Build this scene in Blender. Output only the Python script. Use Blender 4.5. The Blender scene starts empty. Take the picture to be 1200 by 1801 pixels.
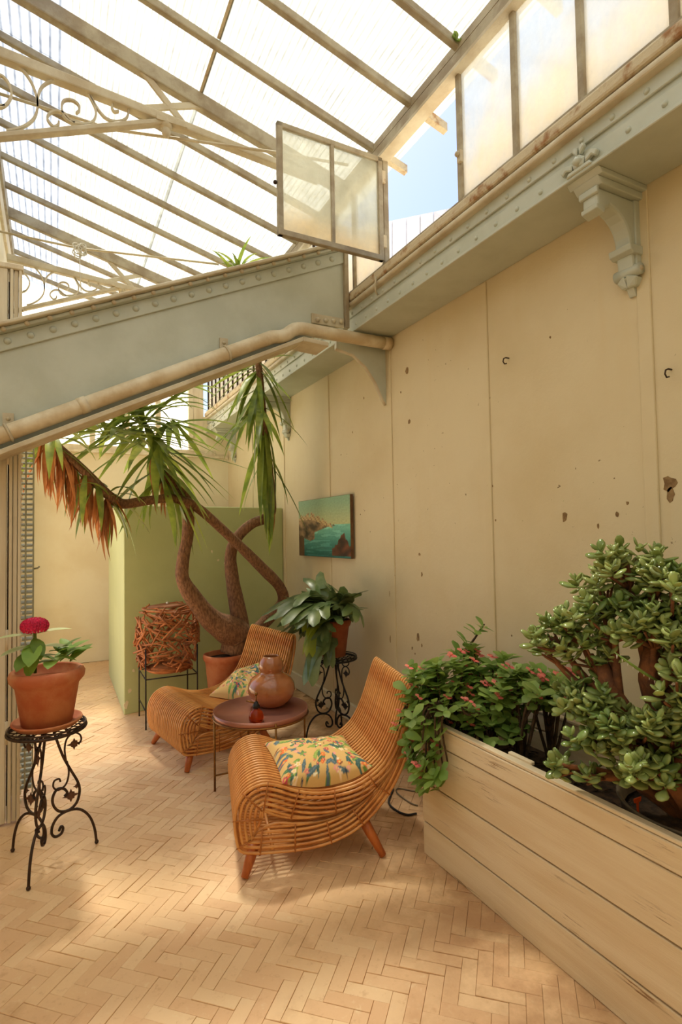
import bpy, bmesh, math, random
from mathutils import Vector, Matrix, Quaternion, noise as mnoise
R = math.radians
scene = bpy.context.scene
COL = scene.collection
rnd = random.Random(7)

# ------------------------------------------------------------------ camera
F = 980.0
YAW, PITCH, ROLL, CZ = R(27.3), R(2.2), R(1.0), 1.5
fw = Vector((math.sin(YAW)*math.cos(PITCH), math.cos(YAW)*math.cos(PITCH), math.sin(PITCH)))
r0 = Vector((math.cos(YAW), -math.sin(YAW), 0)); u0 = r0.cross(fw)
rt = r0*math.cos(ROLL) - u0*math.sin(ROLL); up = u0*math.cos(ROLL) + r0*math.sin(ROLL)
CAM = Vector((0, 0, CZ))
cd = bpy.data.cameras.new('camera'); cam = bpy.data.objects.new('camera', cd); COL.objects.link(cam)
cd.sensor_fit = 'VERTICAL'; cd.sensor_height = 36; cd.lens = F*36/1801; cd.clip_start = .02; cd.clip_end = 200
cam.matrix_world = Matrix(((rt.x, up.x, -fw.x, CAM.x), (rt.y, up.y, -fw.y, CAM.y), (rt.z, up.z, -fw.z, CAM.z), (0, 0, 0, 1)))
scene.camera = cam

# ------------------------------------------------------------------ sky, sun, exposure
SUN = Vector((-.03, -.5, -1)).normalized()
w = bpy.data.worlds.new('sky'); scene.world = w; w.use_nodes = True
nt = w.node_tree; bg = nt.nodes['Background']
sky = nt.nodes.new('ShaderNodeTexSky'); sky.sky_type = 'NISHITA'; sky.sun_disc = False
sky.sun_elevation = R(63.4); sky.sun_rotation = math.atan2(.03, .5); sky.air_density = 1.0; sky.dust_density = 1.8; sky.ozone_density = 1.2
nt.links.new(sky.outputs[0], bg.inputs[0]); bg.inputs[1].default_value = .23
sl = bpy.data.lights.new('sun', 'SUN'); sl.energy = 18; sl.angle = R(6); sl.color = (1, .92, .78)
so = bpy.data.objects.new('sun', sl); COL.objects.link(so); so.rotation_euler = SUN.to_track_quat('-Z', 'Y').to_euler(); so.location = (0, 8, 12)
vs = scene.view_settings; vs.view_transform = 'Standard'; vs.look = 'None'; vs.gamma = 1; vs.use_curve_mapping = False
vs.exposure = 0.0

# ------------------------------------------------------------------ pixel -> world (a pixel is only a direction; the plane gives the distance)
def ray(x, y): return fw + rt*((x-600)/F) + up*((900.5-y)/F)
def onX(x, y, X): d = ray(x, y); return CAM + d*(X/d.x)
def onY(x, y, Y): d = ray(x, y); return CAM + d*(Y/d.y)
def onZ(x, y, Z): d = ray(x, y); return CAM + d*((Z-CZ)/d.z)

# ------------------------------------------------------------------ materials
def lin(c):
    return tuple(((v/255)/12.92 if v <= 10 else ((v/255+.055)/1.055)**2.4) for v in c)
class NB:
    def __init__(s, name):
        s.m = bpy.data.materials.new(name); s.m.use_nodes = True; s.t = s.m.node_tree; s.n = s.t.nodes; s.n.clear()
        s.out = s.n.new('ShaderNodeOutputMaterial')
    def node(s, typ, **kw):
        n = s.n.new('ShaderNode'+typ)
        for k, v in kw.items():
            if k in ('operation', 'blend_type', 'data_type', 'attribute_name', 'wave_type', 'bands_direction', 'feature', 'clamp', 'use_clamp', 'interpolation_type', 'noise_dimensions'): setattr(n, k, v)
            else: n.inputs[k.replace('_', ' ')].default_value = v
        return n
    def link(s, a, b): s.t.links.new(a, b)
    def coords(s, scale=(1, 1, 1)):
        tc = s.node('TexCoord'); mp = s.node('Mapping'); s.link(tc.outputs['Object'], mp.inputs[0]); mp.inputs['Scale'].default_value = scale
        return mp.outputs[0]
    def noise(s, co, scale, detail=4, rough=.55, lo=None, hi=None):
        n = s.node('TexNoise', Scale=scale, Detail=detail, Roughness=rough); s.link(co, n.inputs['Vector'])
        if lo is None: return n.outputs['Fac']
        return s.ramp(n.outputs['Fac'], lo, hi)
    def ramp(s, fac, lo, hi, a=0., b=1.):
        m = s.node('MapRange', interpolation_type='SMOOTHSTEP'); s.link(fac, m.inputs['Value'])
        for k, v in zip(('From Min', 'From Max', 'To Min', 'To Max'), (lo, hi, a, b)): m.inputs[k].default_value = v
        return m.outputs[0]
    def mix(s, fac, a, b, bt='MIX'):
        m = s.n.new('ShaderNodeMix'); m.data_type = 'RGBA'; m.blend_type = bt
        for sock, v in ((m.inputs[0], fac), (m.inputs[6], a), (m.inputs[7], b)):
            if hasattr(v, 'is_linked') or hasattr(v, 'links'): s.link(v, sock)
            elif isinstance(v, tuple): sock.default_value = (*v[:3], 1)
            else: sock.default_value = v
        return m.outputs[2]
    def math(s, op, a, b=0.):
        m = s.n.new('ShaderNodeMath'); m.operation = op
        for sock, v in ((m.inputs[0], a), (m.inputs[1], b)):
            if hasattr(v, 'links'): s.link(v, sock)
            else: sock.default_value = v
        return m.outputs[0]
    def bump(s, h, strength=.3, dist=.01):
        b = s.node('Bump'); b.inputs['Strength'].default_value = strength; b.inputs['Distance'].default_value = dist; s.link(h, b.inputs['Height']); return b.outputs[0]
    def bsdf(s, col, rough=.6, normal=None, metallic=0., **kw):
        p = s.n.new('ShaderNodeBsdfPrincipled')
        if hasattr(col, 'links'): s.link(col, p.inputs['Base Color'])
        else: p.inputs['Base Color'].default_value = (*col, 1)
        if hasattr(rough, 'links'): s.link(rough, p.inputs['Roughness'])
        else: p.inputs['Roughness'].default_value = rough
        p.inputs['Metallic'].default_value = metallic
        if normal: s.link(normal, p.inputs['Normal'])
        for k, v in kw.items(): p.inputs[k.replace('_', ' ')].default_value = v
        s.link(p.outputs[0], s.out.inputs[0]); return p
M = {}
def simple(name, c1, c2=None, scale=6, rough=.6, bump=0., bscale=30, stretch=(1, 1, 1), metallic=0., lo=.35, hi=.65, rand=0., **kw):
    b = NB(name); co = b.coords(stretch); c1 = lin(c1); col = c1
    if c2: col = b.mix(b.noise(co, scale, 5, .6, lo, hi), c1, lin(c2))
    if rand:
        oi = b.node('ObjectInfo'); h = b.node('HueSaturation'); v = b.ramp(oi.outputs['Random'], 0, 1, 1-rand, 1+rand)
        if hasattr(col, 'links'): b.link(col, h.inputs['Color'])
        else: h.inputs['Color'].default_value = (*col, 1)
        b.link(v, h.inputs['Value']); col = h.outputs[0]
    nrm = b.bump(b.noise(co, bscale, 5, .6), bump) if bump else None
    b.bsdf(col, rough, nrm, metallic, **kw); M[name] = b.m
    return b.m

simple('steel_paint', (192, 196, 182), (180, 184, 168), 3, .45, .06, 40)
simple('steel_cream', (208, 198, 172), (186, 170, 140), 5, .55, .15, 60)
simple('rafter_paint', (174, 163, 138), (146, 130, 104), 7, .6, .2, 70)
simple('rust', (204, 190, 160), (156, 112, 70), 11, .8, .5, 60, lo=.5, hi=.68)
simple('pipe_paint', (222, 210, 182), (198, 178, 142), 6, .5, .1, 40)
simple('cream_wood', (222, 210, 184), (206, 190, 160), 3, .6, .12, 30, stretch=(5, 5, .5))
simple('iron_brown', (74, 52, 36), (48, 34, 26), 20, .45, .2, 60, metallic=.5)
simple('iron_black', (30, 26, 24), None, rough=.45, metallic=.4)
simple('rust_leaf', (104, 62, 36), (70, 42, 26), 30, .6)
simple('terracotta', (178, 92, 52), (196, 128, 84), 5, .75, .15, 40)
simple('terracotta_dark', (146, 74, 40), (172, 100, 60), 5, .8, .15, 40)
simple('soil', (52, 38, 26), (84, 62, 42), 30, 1., .8, 50)
simple('cane', (222, 160, 92), (196, 124, 60), 9, .33, .08, 60, rand=.07)
simple('cane_tie', (176, 106, 44), None, rough=.5)
simple('leg_wood', (190, 104, 42), (164, 82, 30), 6, .4, .05, 40, stretch=(6, 6, 1))
simple('table_top', (172, 116, 98), (156, 100, 82), 3, .28, metallic=.45)
simple('brass', (150, 106, 52), (120, 80, 40), 14, .35, metallic=.85)
simple('vase_clay', (150, 90, 52), (172, 108, 66), 4, .22, .03, 30, Coat_Weight=.6)
simple('twig', (192, 122, 70), (158, 92, 48), 14, .7, .3, 60, rand=.22)
simple('bark', (146, 104, 70), (104, 70, 46), 40, .85, .9, 26, stretch=(2, 2, .7))
simple('bark_jade', (142, 88, 50), (100, 62, 40), 16, .85, .6, 40)
simple('bark_thorn', (92, 70, 48), (60, 46, 34), 30, .9, .5, 80)
simple('green_paint', (190, 198, 146), (182, 190, 138), 1.6, .5, .05, 12)
simple('shutter_paint', (170, 170, 146), (148, 146, 120), 8, .5)
simple('cable', (26, 24, 22), None, rough=.5)
simple('cable_grey', (120, 106, 84), None, rough=.5)
simple('white_string', (220, 214, 200), None, rough=.9)
simple('tag_orange', (240, 92, 20), None, rough=.5)
simple('pot_plastic', (104, 90, 68), (80, 68, 50), 6, .6)
simple('canvas_edge', (120, 84, 50), (90, 62, 38), 10, .8)
simple('plug_metal', (120, 110, 96), None, rough=.4, metallic=.6)
simple('neighbour_sheet', (150, 145, 146), (128, 124, 130), 2, .6, 0, 10, stretch=(3, 3, .1))
simple('neighbour_wall', (226, 218, 204), (206, 196, 178), 2, .8)

def leafmat(name, c1, c2, rough=.45, trans=.35, rand=.25, scale=8):
    b = NB(name); co = b.coords(); col = b.mix(b.noise(co, scale, 3, .5, .35, .65), lin(c1), lin(c2))
    oi = b.node('ObjectInfo'); h = b.node('HueSaturation'); b.link(b.ramp(oi.outputs['Random'], 0, 1, 1-rand, 1+rand), h.inputs['Value']); b.link(col, h.inputs['Color']); col = h.outputs[0]
    p = b.bsdf(col, rough); t = b.n.new('ShaderNodeBsdfTranslucent'); b.link(col, t.inputs[0])
    mx = b.n.new('ShaderNodeMixShader'); mx.inputs[0].default_value = trans; b.link(p.outputs[0], mx.inputs[1]); b.link(t.outputs[0], mx.inputs[2]); b.link(mx.outputs[0], b.out.inputs[0]); M[name] = b.m
leafmat('yucca_leaf', (156, 170, 72), (112, 134, 56), .32, .42, .32)
leafmat('yucca_dead', (200, 134, 76), (160, 96, 52), .7, .3)
leafmat('staghorn_leaf', (126, 142, 90), (88, 110, 62), .28, .3, .35)
leafmat('staghorn_young', (150, 160, 40), (128, 146, 36), .4, .45)
leafmat('jade_leaf', (160, 172, 100), (118, 142, 72), .2, .15, .3)
leafmat('thorn_leaf', (152, 176, 92), (116, 150, 70), .4, .35)
leafmat('pink_petal', (244, 150, 132), (238, 112, 112), .6, .3)
leafmat('hydrangea_leaf', (140, 172, 72), (116, 152, 60), .5, .4)
leafmat('hydrangea_pale', (206, 212, 164), (186, 200, 140), .5, .3)
leafmat('hydrangea_petal', (226, 40, 92), (198, 24, 74), .6, .3)

# vertex-colour print (painting, cushion fabric)
def printmat(name, rough, bump=0):
    b = NB(name); a = b.node('Attribute', attribute_name='print'); co = b.coords()
    b.bsdf(a.outputs['Color'], rough, b.bump(b.noise(co, 160, 3), bump, .004) if bump else None); M[name] = b.m
printmat('oil_paint', .45, .4); printmat('cushion_print', .85, .2)

# right-hand wall: cream distemper with stains, flaked spots
b = NB('wall_paint'); co = b.coords()
col = b.mix(b.noise(co, 1.1, 5, .6, .35, .7), lin((214, 199, 163)), lin((204, 186, 146)))
col = b.mix(b.math('MULTIPLY', b.noise(b.coords((1, 6, .5)), 1.6, 4, .6, .55, .75), .35), col, lin((210, 190, 146)))
spots = b.math('MULTIPLY', b.noise(co, 26, 3, .7, .69, .72), b.noise(co, 1.7, 2, .5, .5, .62))
col = b.mix(spots, col, lin((120, 96, 62)))
hgt = b.math('SUBTRACT', b.noise(co, 40, 6, .7), b.math('MULTIPLY', spots, .6))
b.bsdf(col, .62, b.bump(hgt, .25, .006)); M['wall_paint'] = b.m
simple('wall_plain', (230, 220, 192), (220, 206, 172), 1.4, .65, .12, 30)
simple('chip', (150, 122, 82), (120, 92, 58), 30, .9, .3, 80)

# planter boards: cream paint worn to bare wood along the grain
b = NB('planter_paint'); co = b.coords((6, .55, 6)); fine = b.coords((30, 1.2, 30))
col = b.mix(b.noise(co, 2.2, 4, .6, .35, .7), lin((228, 210, 178)), lin((216, 192, 154)))
wear = b.math('MULTIPLY', b.noise(fine, 4, 5, .75, .54, .60), b.noise(b.coords((2, .7, 5)), 2.2, 3, .5, .56, .68))
col = b.mix(wear, col, lin((128, 88, 48)))
b.bsdf(col, .7, b.bump(b.math('SUBTRACT', b.noise(fine, 5, 5, .7), wear), .3, .005)); M['planter_paint'] = b.m

# floor bricks
b = NB('floor_brick'); co = b.coords(); g = b.node('NewGeometry'); pos = g.outputs['Position']
n1 = b.node('TexNoise', Scale=1.1, Detail=4.); b.link(pos, n1.inputs['Vector'])
n2 = b.node('TexNoise', Scale=24., Detail=5., Roughness=.7); b.link(pos, n2.inputs['Vector'])
n3 = b.node('TexWhiteNoise'); at = b.node('Attribute', attribute_name='shade')
oi = b.node('ObjectInfo')
rv = b.math('FRACT', b.math('ADD', oi.outputs['Random'], at.outputs['Fac']))
col = b.mix(b.ramp(rv, 0, 1), lin((222, 178, 134)), lin((234, 198, 154)))
col = b.mix(b.ramp(n1.outputs[0], .4, .65), col, lin((232, 192, 144)))
col = b.mix(b.math('MULTIPLY', b.ramp(n2.outputs[0], .55, .75), .5), col, lin((238, 214, 172)))
col = b.mix(b.math('MULTIPLY', b.ramp(n2.outputs[0], .45, .28), .5), col, lin((196, 148, 106)))
n4 = b.node('TexNoise', Scale=3.2, Detail=6., Roughness=.65); b.link(pos, n4.inputs['Vector'])
col = b.mix(b.math('MULTIPLY', b.ramp(n4.outputs[0], .52, .72), .45), col, lin((182, 136, 92)))
sx = b.node('SeparateXYZ'); b.link(pos, sx.inputs[0])      # grime plus painted shade, browner towards the planter
col = b.mix(b.math('MULTIPLY', b.math('MULTIPLY', b.ramp(sx.outputs['X'], .75, 1.5), b.ramp(n4.outputs[0], .34, .58)), .6), col, lin((158, 112, 72)))
b.bsdf(col, .55, b.bump(n2.outputs[0], .25, .004)); M['floor_brick'] = b.m
simple('mortar', (198, 164, 122), (170, 136, 98), 20, .9, .4, 80)

# glass: (transparent share, tint, dirt)
def glass(name, clear, tint, ribs=0., dirt=None, dirt_z=None, scale=9., ribdark=.35):
    b = NB(name); co = b.coords()
    tr = b.n.new('ShaderNodeBsdfTransparent'); tl = b.n.new('ShaderNodeBsdfTranslucent'); gl = b.n.new('ShaderNodeBsdfGlossy')
    gl.inputs['Roughness'].default_value = .15; gl.inputs[0].default_value = (.8, .8, .8, 1)
    n = b.noise(co, scale, 5, .7); col = b.mix(b.ramp(n, .4, .7), lin(tint), tuple(v*.88 for v in lin(tint)))
    fac = b.ramp(n, .3, .75, clear+.08, clear-.08)
    if ribs:
        wv = b.node('TexWave', wave_type='BANDS', bands_direction='X', Scale=ribs); wv.inputs['Distortion'].default_value = .3; b.link(co, wv.inputs['Vector'])
        r = b.ramp(wv.outputs['Fac'], .75, .95, 0, .45); col = b.mix(r, col, tuple(v*ribdark for v in lin(tint)))
        fac = b.math('SUBTRACT', fac, b.math('MULTIPLY', r, .6))
    if dirt:
        sp = b.node('SeparateXYZ'); b.link(co, sp.inputs[0])
        d = b.math('ADD', b.ramp(sp.outputs['Z'], dirt_z[1], dirt_z[0]), b.math('MULTIPLY', b.math('SUBTRACT', b.noise(b.coords((1, 2, 1)), 3, 5, .65), .5), 1.1))
        d = b.ramp(d, .0, 1.1); col = b.mix(d, col, lin(dirt)); fac = b.math('SUBTRACT', fac, b.math('MULTIPLY', d, clear*.75))
    b.link(col, tl.inputs[0]); mx = b.n.new('ShaderNodeMixShader'); b.link(fac, mx.inputs[0]); b.link(tl.outputs[0], mx.inputs[1]); b.link(tr.outputs[0], mx.inputs[2])
    tr.inputs[0].default_value = (.96, .97, .95, 1)
    m2 = b.n.new('ShaderNodeMixShader'); m2.inputs[0].default_value = .05; b.link(mx.outputs[0], m2.inputs[1]); b.link(gl.outputs[0], m2.inputs[2])
    b.link(m2.outputs[0], b.out.inputs[0]); M[name] = b.m
glass('roof_glass', .47, (178, 178, 172), ribs=9., ribdark=.65)
glass('ridge_glass', .34, (170, 176, 186), ribs=6., ribdark=.5)
glass('clear_glass', .62, (226, 232, 236), dirt=(242, 232, 212), dirt_z=(3.15, 3.8))
glass('casement_glass', .55, (228, 226, 210), dirt=(244, 230, 204), dirt_z=(0, .3))
glass('back_glass', .25, (246, 244, 236), ribs=8.)
b = NB('amber_glass'); p = b.bsdf(lin((190, 74, 16)), .08, None, 0., Transmission_Weight=.75, IOR=1.3); M['amber_glass'] = b.m

# ------------------------------------------------------------------ mesh helpers
class MB:
    def __init__(s): s.v = []; s.f = []; s.smooth = []
    def add(s, vs, fs, smooth=False):
        o = len(s.v); s.v += [Vector(p) for p in vs]; s.f += [tuple(i+o for i in f) for f in fs]; s.smooth += [smooth]*len(fs)
        return s
    def box(s, lo, hi):
        (x0, y0, z0), (x1, y1, z1) = lo, hi
        return s.hexa([(x0, y0, z0), (x1, y0, z0), (x1, y1, z0), (x0, y1, z0), (x0, y0, z1), (x1, y0, z1), (x1, y1, z1), (x0, y1, z1)])
    def hexa(s, p): return s.add(p, [(3, 2, 1, 0), (4, 5, 6, 7), (0, 1, 5, 4), (1, 2, 6, 5), (2, 3, 7, 6), (3, 0, 4, 7)])
    def bar(s, a, b2, w, h, upv=(0, 0, 1)):
        a = Vector(a); b2 = Vector(b2); d = (b2-a).normalized(); x = d.cross(Vector(upv)).normalized()*(w/2); y = x.cross(d).normalized()*(h/2)
        return s.hexa([a-x-y, a+x-y, a+x+y, a-x+y, b2-x-y, b2+x-y, b2+x+y, b2-x+y])
    def prism(s, poly, off):
        n = len(poly); poly = [Vector(p) for p in poly]; off = Vector(off)
        return s.add(poly+[p+off for p in poly], [tuple(range(n))[::-1], tuple(range(n, 2*n))]+[(i, (i+1) % n, (i+1) % n+n, i+n) for i in range(n)])
    def tube(s, pts, rad, sides=6, closed=False, cap=True, flat=1.):
        pts = [Vector(p) for p in pts]; n = len(pts)
        rr = rad if isinstance(rad, (list, tuple)) else [rad]*n
        tang = [((pts[(i+1) % n]-pts[i-1]) if closed or 0 < i < n-1 else (pts[min(i+1, n-1)]-pts[max(i-1, 0)])).normalized() for i in range(n)]
        t0 = tang[0]; ref = Vector((0, 0, 1)) if abs(t0.z) < .9 else Vector((1, 0, 0))
        nx = t0.cross(ref).normalized(); vs = []
        for i in range(n):
            if i: nx = tang[i-1].rotation_difference(tang[i]) @ nx
            nx = (nx-tang[i]*nx.dot(tang[i])).normalized(); ny = tang[i].cross(nx)
            for k in range(sides):
                a = 2*math.pi*k/sides; vs.append(pts[i]+(nx*math.cos(a)+ny*math.sin(a)*flat)*rr[i])
        fs = []
        for i in range(n if closed else n-1):
            j = (i+1) % n
            for k in range(sides): k2 = (k+1) % sides; fs.append((i*sides+k, i*sides+k2, j*sides+k2, j*sides+k))
        if cap and not closed: fs += [tuple(range(sides))[::-1], tuple(range((n-1)*sides, n*sides))]
        return s.add(vs, fs, True)
    def lathe(s, prof, c=(0, 0, 0), sides=32, jitter=0.):
        c = Vector(c); vs = []; fs = []; n = len(prof)
        for r, z in prof:
            for k in range(sides):
                a = 2*math.pi*k/sides; vs.append(c+Vector((r*math.cos(a), r*math.sin(a), z)))
        for i in range(n-1):
            for k in range(sides): k2 = (k+1) % sides; fs.append((i*sides+k, i*sides+k2, (i+1)*sides+k2, (i+1)*sides+k))
        if prof[0][0] > 1e-4: fs.append(tuple(range(sides))[::-1])
        if prof[-1][0] > 1e-4: fs.append(tuple(range((n-1)*sides, n*sides)))
        return s.add(vs, fs, True)
    def dome(s, c, nrm, r, h, sides=8):
        nrm = Vector(nrm).normalized(); ref = Vector((0, 0, 1)) if abs(nrm.z) < .9 else Vector((1, 0, 0)); a = nrm.cross(ref).normalized(); b2 = nrm.cross(a); c = Vector(c); vs = []; fs = []
        for rr, hh in ((1, 0), (.85, .55), (.45, .92)):
            for k in range(sides): t = 2*math.pi*k/sides; vs.append(c+(a*math.cos(t)+b2*math.sin(t))*r*rr+nrm*h*hh)
        vs.append(c+nrm*h)
        for i in range(2):
            for k in range(sides): k2 = (k+1) % sides; fs.append((i*sides+k, i*sides+k2, (i+1)*sides+k2, (i+1)*sides+k))
        for k in range(sides): fs.append((2*sides+k, 2*sides+(k+1) % sides, 3*sides))
        return s.add(vs, fs, True)
    def ball(s, c, r, seg=8, sc=(1, 1, 1)):
        prof = [(math.sin(math.pi*i/6)*r, -math.cos(math.pi*i/6)*r) for i in range(7)]; m = MB().lathe(prof, (0, 0, 0), seg)
        return s.add([Vector(c)+Vector((p.x*sc[0], p.y*sc[1], p.z*sc[2])) for p in m.v], m.f, True)
    def mesh(s, name, mt=None, fix=True):
        me = bpy.data.meshes.new(name); me.from_pydata([tuple(p) for p in s.v], [], s.f); me.polygons.foreach_set('use_smooth', s.smooth)
        if fix:
            bm = bmesh.new(); bm.from_mesh(me); bmesh.ops.recalc_face_normals(bm, faces=bm.faces); bm.to_mesh(me); bm.free()
        if mt: me.materials.append(M[mt])
        me.update(); return me
    def build(s, name, mt, parent=None, **kw):
        return put(name, s.mesh(name, mt), parent, **kw)
def put(name, me, parent=None, mw=None, kind=None):
    o = bpy.data.objects.new(name, me); COL.objects.link(o)
    if parent: o.parent = parent
    if mw is not None: o.matrix_local = mw
    if kind: o['kind'] = kind
    return o
def tag(o, label, cat, group=None):
    o['label'] = label; o['category'] = cat
    if group: o['group'] = group
    return o
def thing(name, loc, label, cat, rz=0., group=None):
    o = bpy.data.objects.new(name, None); COL.objects.link(o); o.location = loc; o.rotation_euler = (0, 0, rz); o.empty_display_size = .1
    return tag(o, label, cat, group)
def struct(o): o['kind'] = 'structure'; return o
def sroot(name):
    o = bpy.data.objects.new(name, None); COL.objects.link(o); return struct(o)
def bevel(o, wd=.004, seg=1):
    m = o.modifiers.new('bevel', 'BEVEL'); m.width = wd; m.segments = seg; m.limit_method = 'ANGLE'; m.angle_limit = R(40); return o
def spline(pts, per=6, closed=False):
    pts = [Vector(p) for p in pts]; n = len(pts); out = []
    for i in range(n if closed else n-1):
        p0, p1, p2, p3 = (pts[(i-1) % n] if closed or i else pts[0]*2-pts[1]), pts[i], pts[(i+1) % n], (pts[(i+2) % n] if closed or i+2 < n else pts[-1]*2-pts[-2])
        for k in range(per):
            t = k/per; out.append(.5*((2*p1)+(p2-p0)*t+(2*p0-5*p1+4*p2-p3)*t*t+(3*p1-p0-3*p2+p3)*t**3))
    if not closed: out.append(pts[-1])
    return out
def place(pos, fwd, upv=(0, 0, 1), sc=1.):
    x = Vector(fwd).normalized(); z = Vector(upv); y = z.cross(x)
    if y.length < 1e-4: y = Vector((0, 1, 0)).cross(x)
    y.normalize(); z = x.cross(y); m = Matrix((x, y, z)).transposed().to_4x4(); m = m @ Matrix.Diagonal((sc, sc, sc, 1)) if not isinstance(sc, tuple) else m @ Matrix.Diagonal((*sc, 1))
    m.translation = Vector(pos); return m
def scatter(name, items, parent, mt, limit=300):
    """items: (mesh, matrix). The ones that show largest (nearest the camera) become parts, the rest one joined part."""
    items = sorted(items, key=lambda it: (it[1].translation+parent.location-CAM).length)
    for me, mw in items[:limit]: put(name, me, parent, mw)
    rest = items[limit:]
    if rest:
        mb = MB()
        for me, mw in rest: mb.add([mw @ v.co for v in me.vertices], [tuple(p.vertices) for p in me.polygons], True)
        o = put(name+'_cluster', mb.mesh(name+'_cluster', mt, False), parent); o['kind'] = 'stuff'

# ================================================================== THE SETTING
WX = 2.12; YB = 7.45; YF = -2.2; RX = -.39       # right wall, back wall, wall behind the viewer, ridge
SL = .278
def roofz(X): return 3.97+SL*(1.83-X) if X > RX else 3.97+SL*(1.83-RX)-SL*(RX-X)

# floor: mortar bed, herringbone bricks laid at 45 degrees to the wall
floor = struct(MB().box((-2.7, YF, -.1), (WX+.05, YB+.1, -.005)).build('floor', 'mortar'))
BW, BN = .052, 3; BL = BW*BN; ang = R(-44)
def brickmesh(n):
    r2 = random.Random(n); g = .0004; x0, x1, y0, y1 = g, BL-g, g, BW-g; h = [r2.uniform(-.0016, .0016) for _ in range(4)]; c = .0011
    m = MB(); t = [(x0, y0), (x1, y0), (x1, y1), (x0, y1)]; ti = [(x0+c, y0+c), (x1-c, y0+c), (x1-c, y1-c), (x0+c, y1-c)]
    m.add([(*p, -.02) for p in t]+[(p[0], p[1], -.0011+hh) for p, hh in zip(t, h)]+[(p[0], p[1], hh) for p, hh in zip(ti, h)],
          [(i, (i+1) % 4, (i+1) % 4+4, i+4) for i in range(4)]+[(i+4, (i+1) % 4+4, (i+1) % 4+8, i+8) for i in range(4)]+[(8, 9, 10, 11)])
    return m
bm_v = [brickmesh(i) for i in range(6)]; bm_m = [m.mesh('brick', 'floor_brick') for m in bm_v]
ca, sa = math.cos(ang), math.sin(ang); bl = []
for i in range(-140, 160):
    for mm in range(-30, 30):
        for vert in (0, 1):
            lx, ly = ((i+2*BN*mm)*BW, i*BW) if not vert else ((i+BN+1+2*BN*mm)*BW, (i+1-BN)*BW)
            cx = lx+(BL/2 if not vert else -BW/2); cy = ly+(BW/2 if not vert else BL/2)
            X = .6+cx*ca-cy*sa; Y = 3.0+cx*sa+cy*ca
            if not (-.75 < X < WX-.03 and .7 < Y < YB-.03): continue
            if X > 1.66 and Y < 1.9: continue
            if X > .65 and Y > 5.4: continue
            d = Vector((X, Y, 0))-CAM; zc = d.dot(fw)
            px, py = 600+F*d.dot(rt)/zc, 900.5-F*d.dot(up)/zc
            vis = -40 < px < 1240 and py < 1840
            mw = Matrix.Translation((.6+lx*ca-ly*sa, 3.0+lx*sa+ly*ca, rnd.uniform(-.001, .001))) @ Matrix.Rotation(ang+(math.pi/2 if vert else 0), 4, 'Z')
            # visible near bricks first
            bl.append((0 if (vis and py > 1300 and px < 1100) else 1, d.length, rnd.randrange(6), mw))
bl.sort(key=lambda t: (t[0], t[1]))
for q, dd, k, mw in bl[:300]: put('brick', bm_m[k], floor, mw)
mb = MB(); shade = []
for q, dd, k, mw in bl[300:]:
    mb.add([mw @ p for p in bm_v[k].v], bm_v[k].f); shade += [rnd.random()]*12
fm = mb.mesh('brick_field', 'floor_brick'); a = fm.attributes.new('shade', 'FLOAT', 'POINT'); a.data.foreach_set('value', shade)
put('brick_field', fm, floor, kind='stuff')

struct(MB().box((-18, -18, -.16), (22, 26, -.11)).build('bounce_ground', 'neighbour_wall'))  # unseen pale ground outside, added to bounce sunlight

# right wall, with battens over the plate joints
wall = struct(MB().box((WX, YF, 0), (WX+.12, YB+.12, 2.9)).build('wall_right', 'wall_paint'))
for ys, wd in ((1.40, .06), (2.335, .055), (3.33, .07), (4.31, .03), (5.38, .05), (6.4, .04), (.45, .05)):
    bevel(MB().box((WX-.008, ys-wd/2, .15), (WX+.01, ys+wd/2, 2.874)).build('batten', 'wall_paint', wall), .003)
for px, py, s in ((716, 652, .022), (720, 742, .02), (993, 910, .018), (1178, 850, .03), (738, 975, .012), (742, 1010, .01), (1180, 870, .02), (735, 1120, .02), (690, 1060, .014), (866, 855, .007), (872, 915, .006), (1104, 885, .008), (1052, 925, .008), (968, 593, .006), (1135, 650, .005), (1086, 905, .01), (705, 690, .009), (900, 1118, .006), (686, 1045, .009), (688, 1075, .011), (691, 1100, .009), (687, 1125, .010), (690, 1148, .012), (684, 870, .006), (688, 930, .007), (1146, 800, .010), (1150, 830, .012), (1153, 870, .009), (1156, 900, .010), (861, 700, .006), (868, 1060, .007), (725, 1140, .010), (742, 1135, .008), (730, 1150, .007), (600, 800, .006), (620, 760, .007), (640, 700, .008), (634, 905, .006)):
    p = onX(px, py, WX-.0015); r2 = random.Random(px); k = r2.randrange(7, 11); el = r2.uniform(.9, 2.2) if s < .009 or px > 700 else r2.uniform(2, 3.2)
    MB().prism([p+Vector((0, math.cos(2*math.pi*i/k)*s*r2.uniform(.5, 1.1), math.sin(2*math.pi*i/k)*s*el*r2.uniform(.5, 1.1))) for i in range(k)], (.004, 0, 0)).build('flaked_patch', 'chip', wall)
struct(bevel(MB().box((WX-.022, 2.3, 0), (WX+.01, 5.4, .145)).build('baseboard_right', 'wall_plain'), .006))
wb = struct(MB().box((-.6, YB, 0), (WX+.12, YB+.12, 2.56)).build('wall_back', 'wall_plain'))
wl = struct(MB().box((-.54, 3.46, 0), (-.42, 3.78, 4.3)).build('wall_left', 'wall_plain'))    # the shutters serve the opening between its two piers
MB().box((-.54, 6.75, 0), (-.42, YB+.12, 4.3)).build('pier', 'wall_plain', wl); MB().box((-.54, 3.78, 2.8), (-.42, 6.75, 4.3)).build('lintel', 'wall_plain', wl)
struct(MB().box((-2.72, YF, 0), (-2.6, 3.46, 3.9)).build('wall_far_left', 'wall_plain'))
struct(MB().box((-2.6, 3.40, 0), (-.62, 3.50, 3.9)).build('wall_beside_door', 'wall_plain'))
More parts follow.
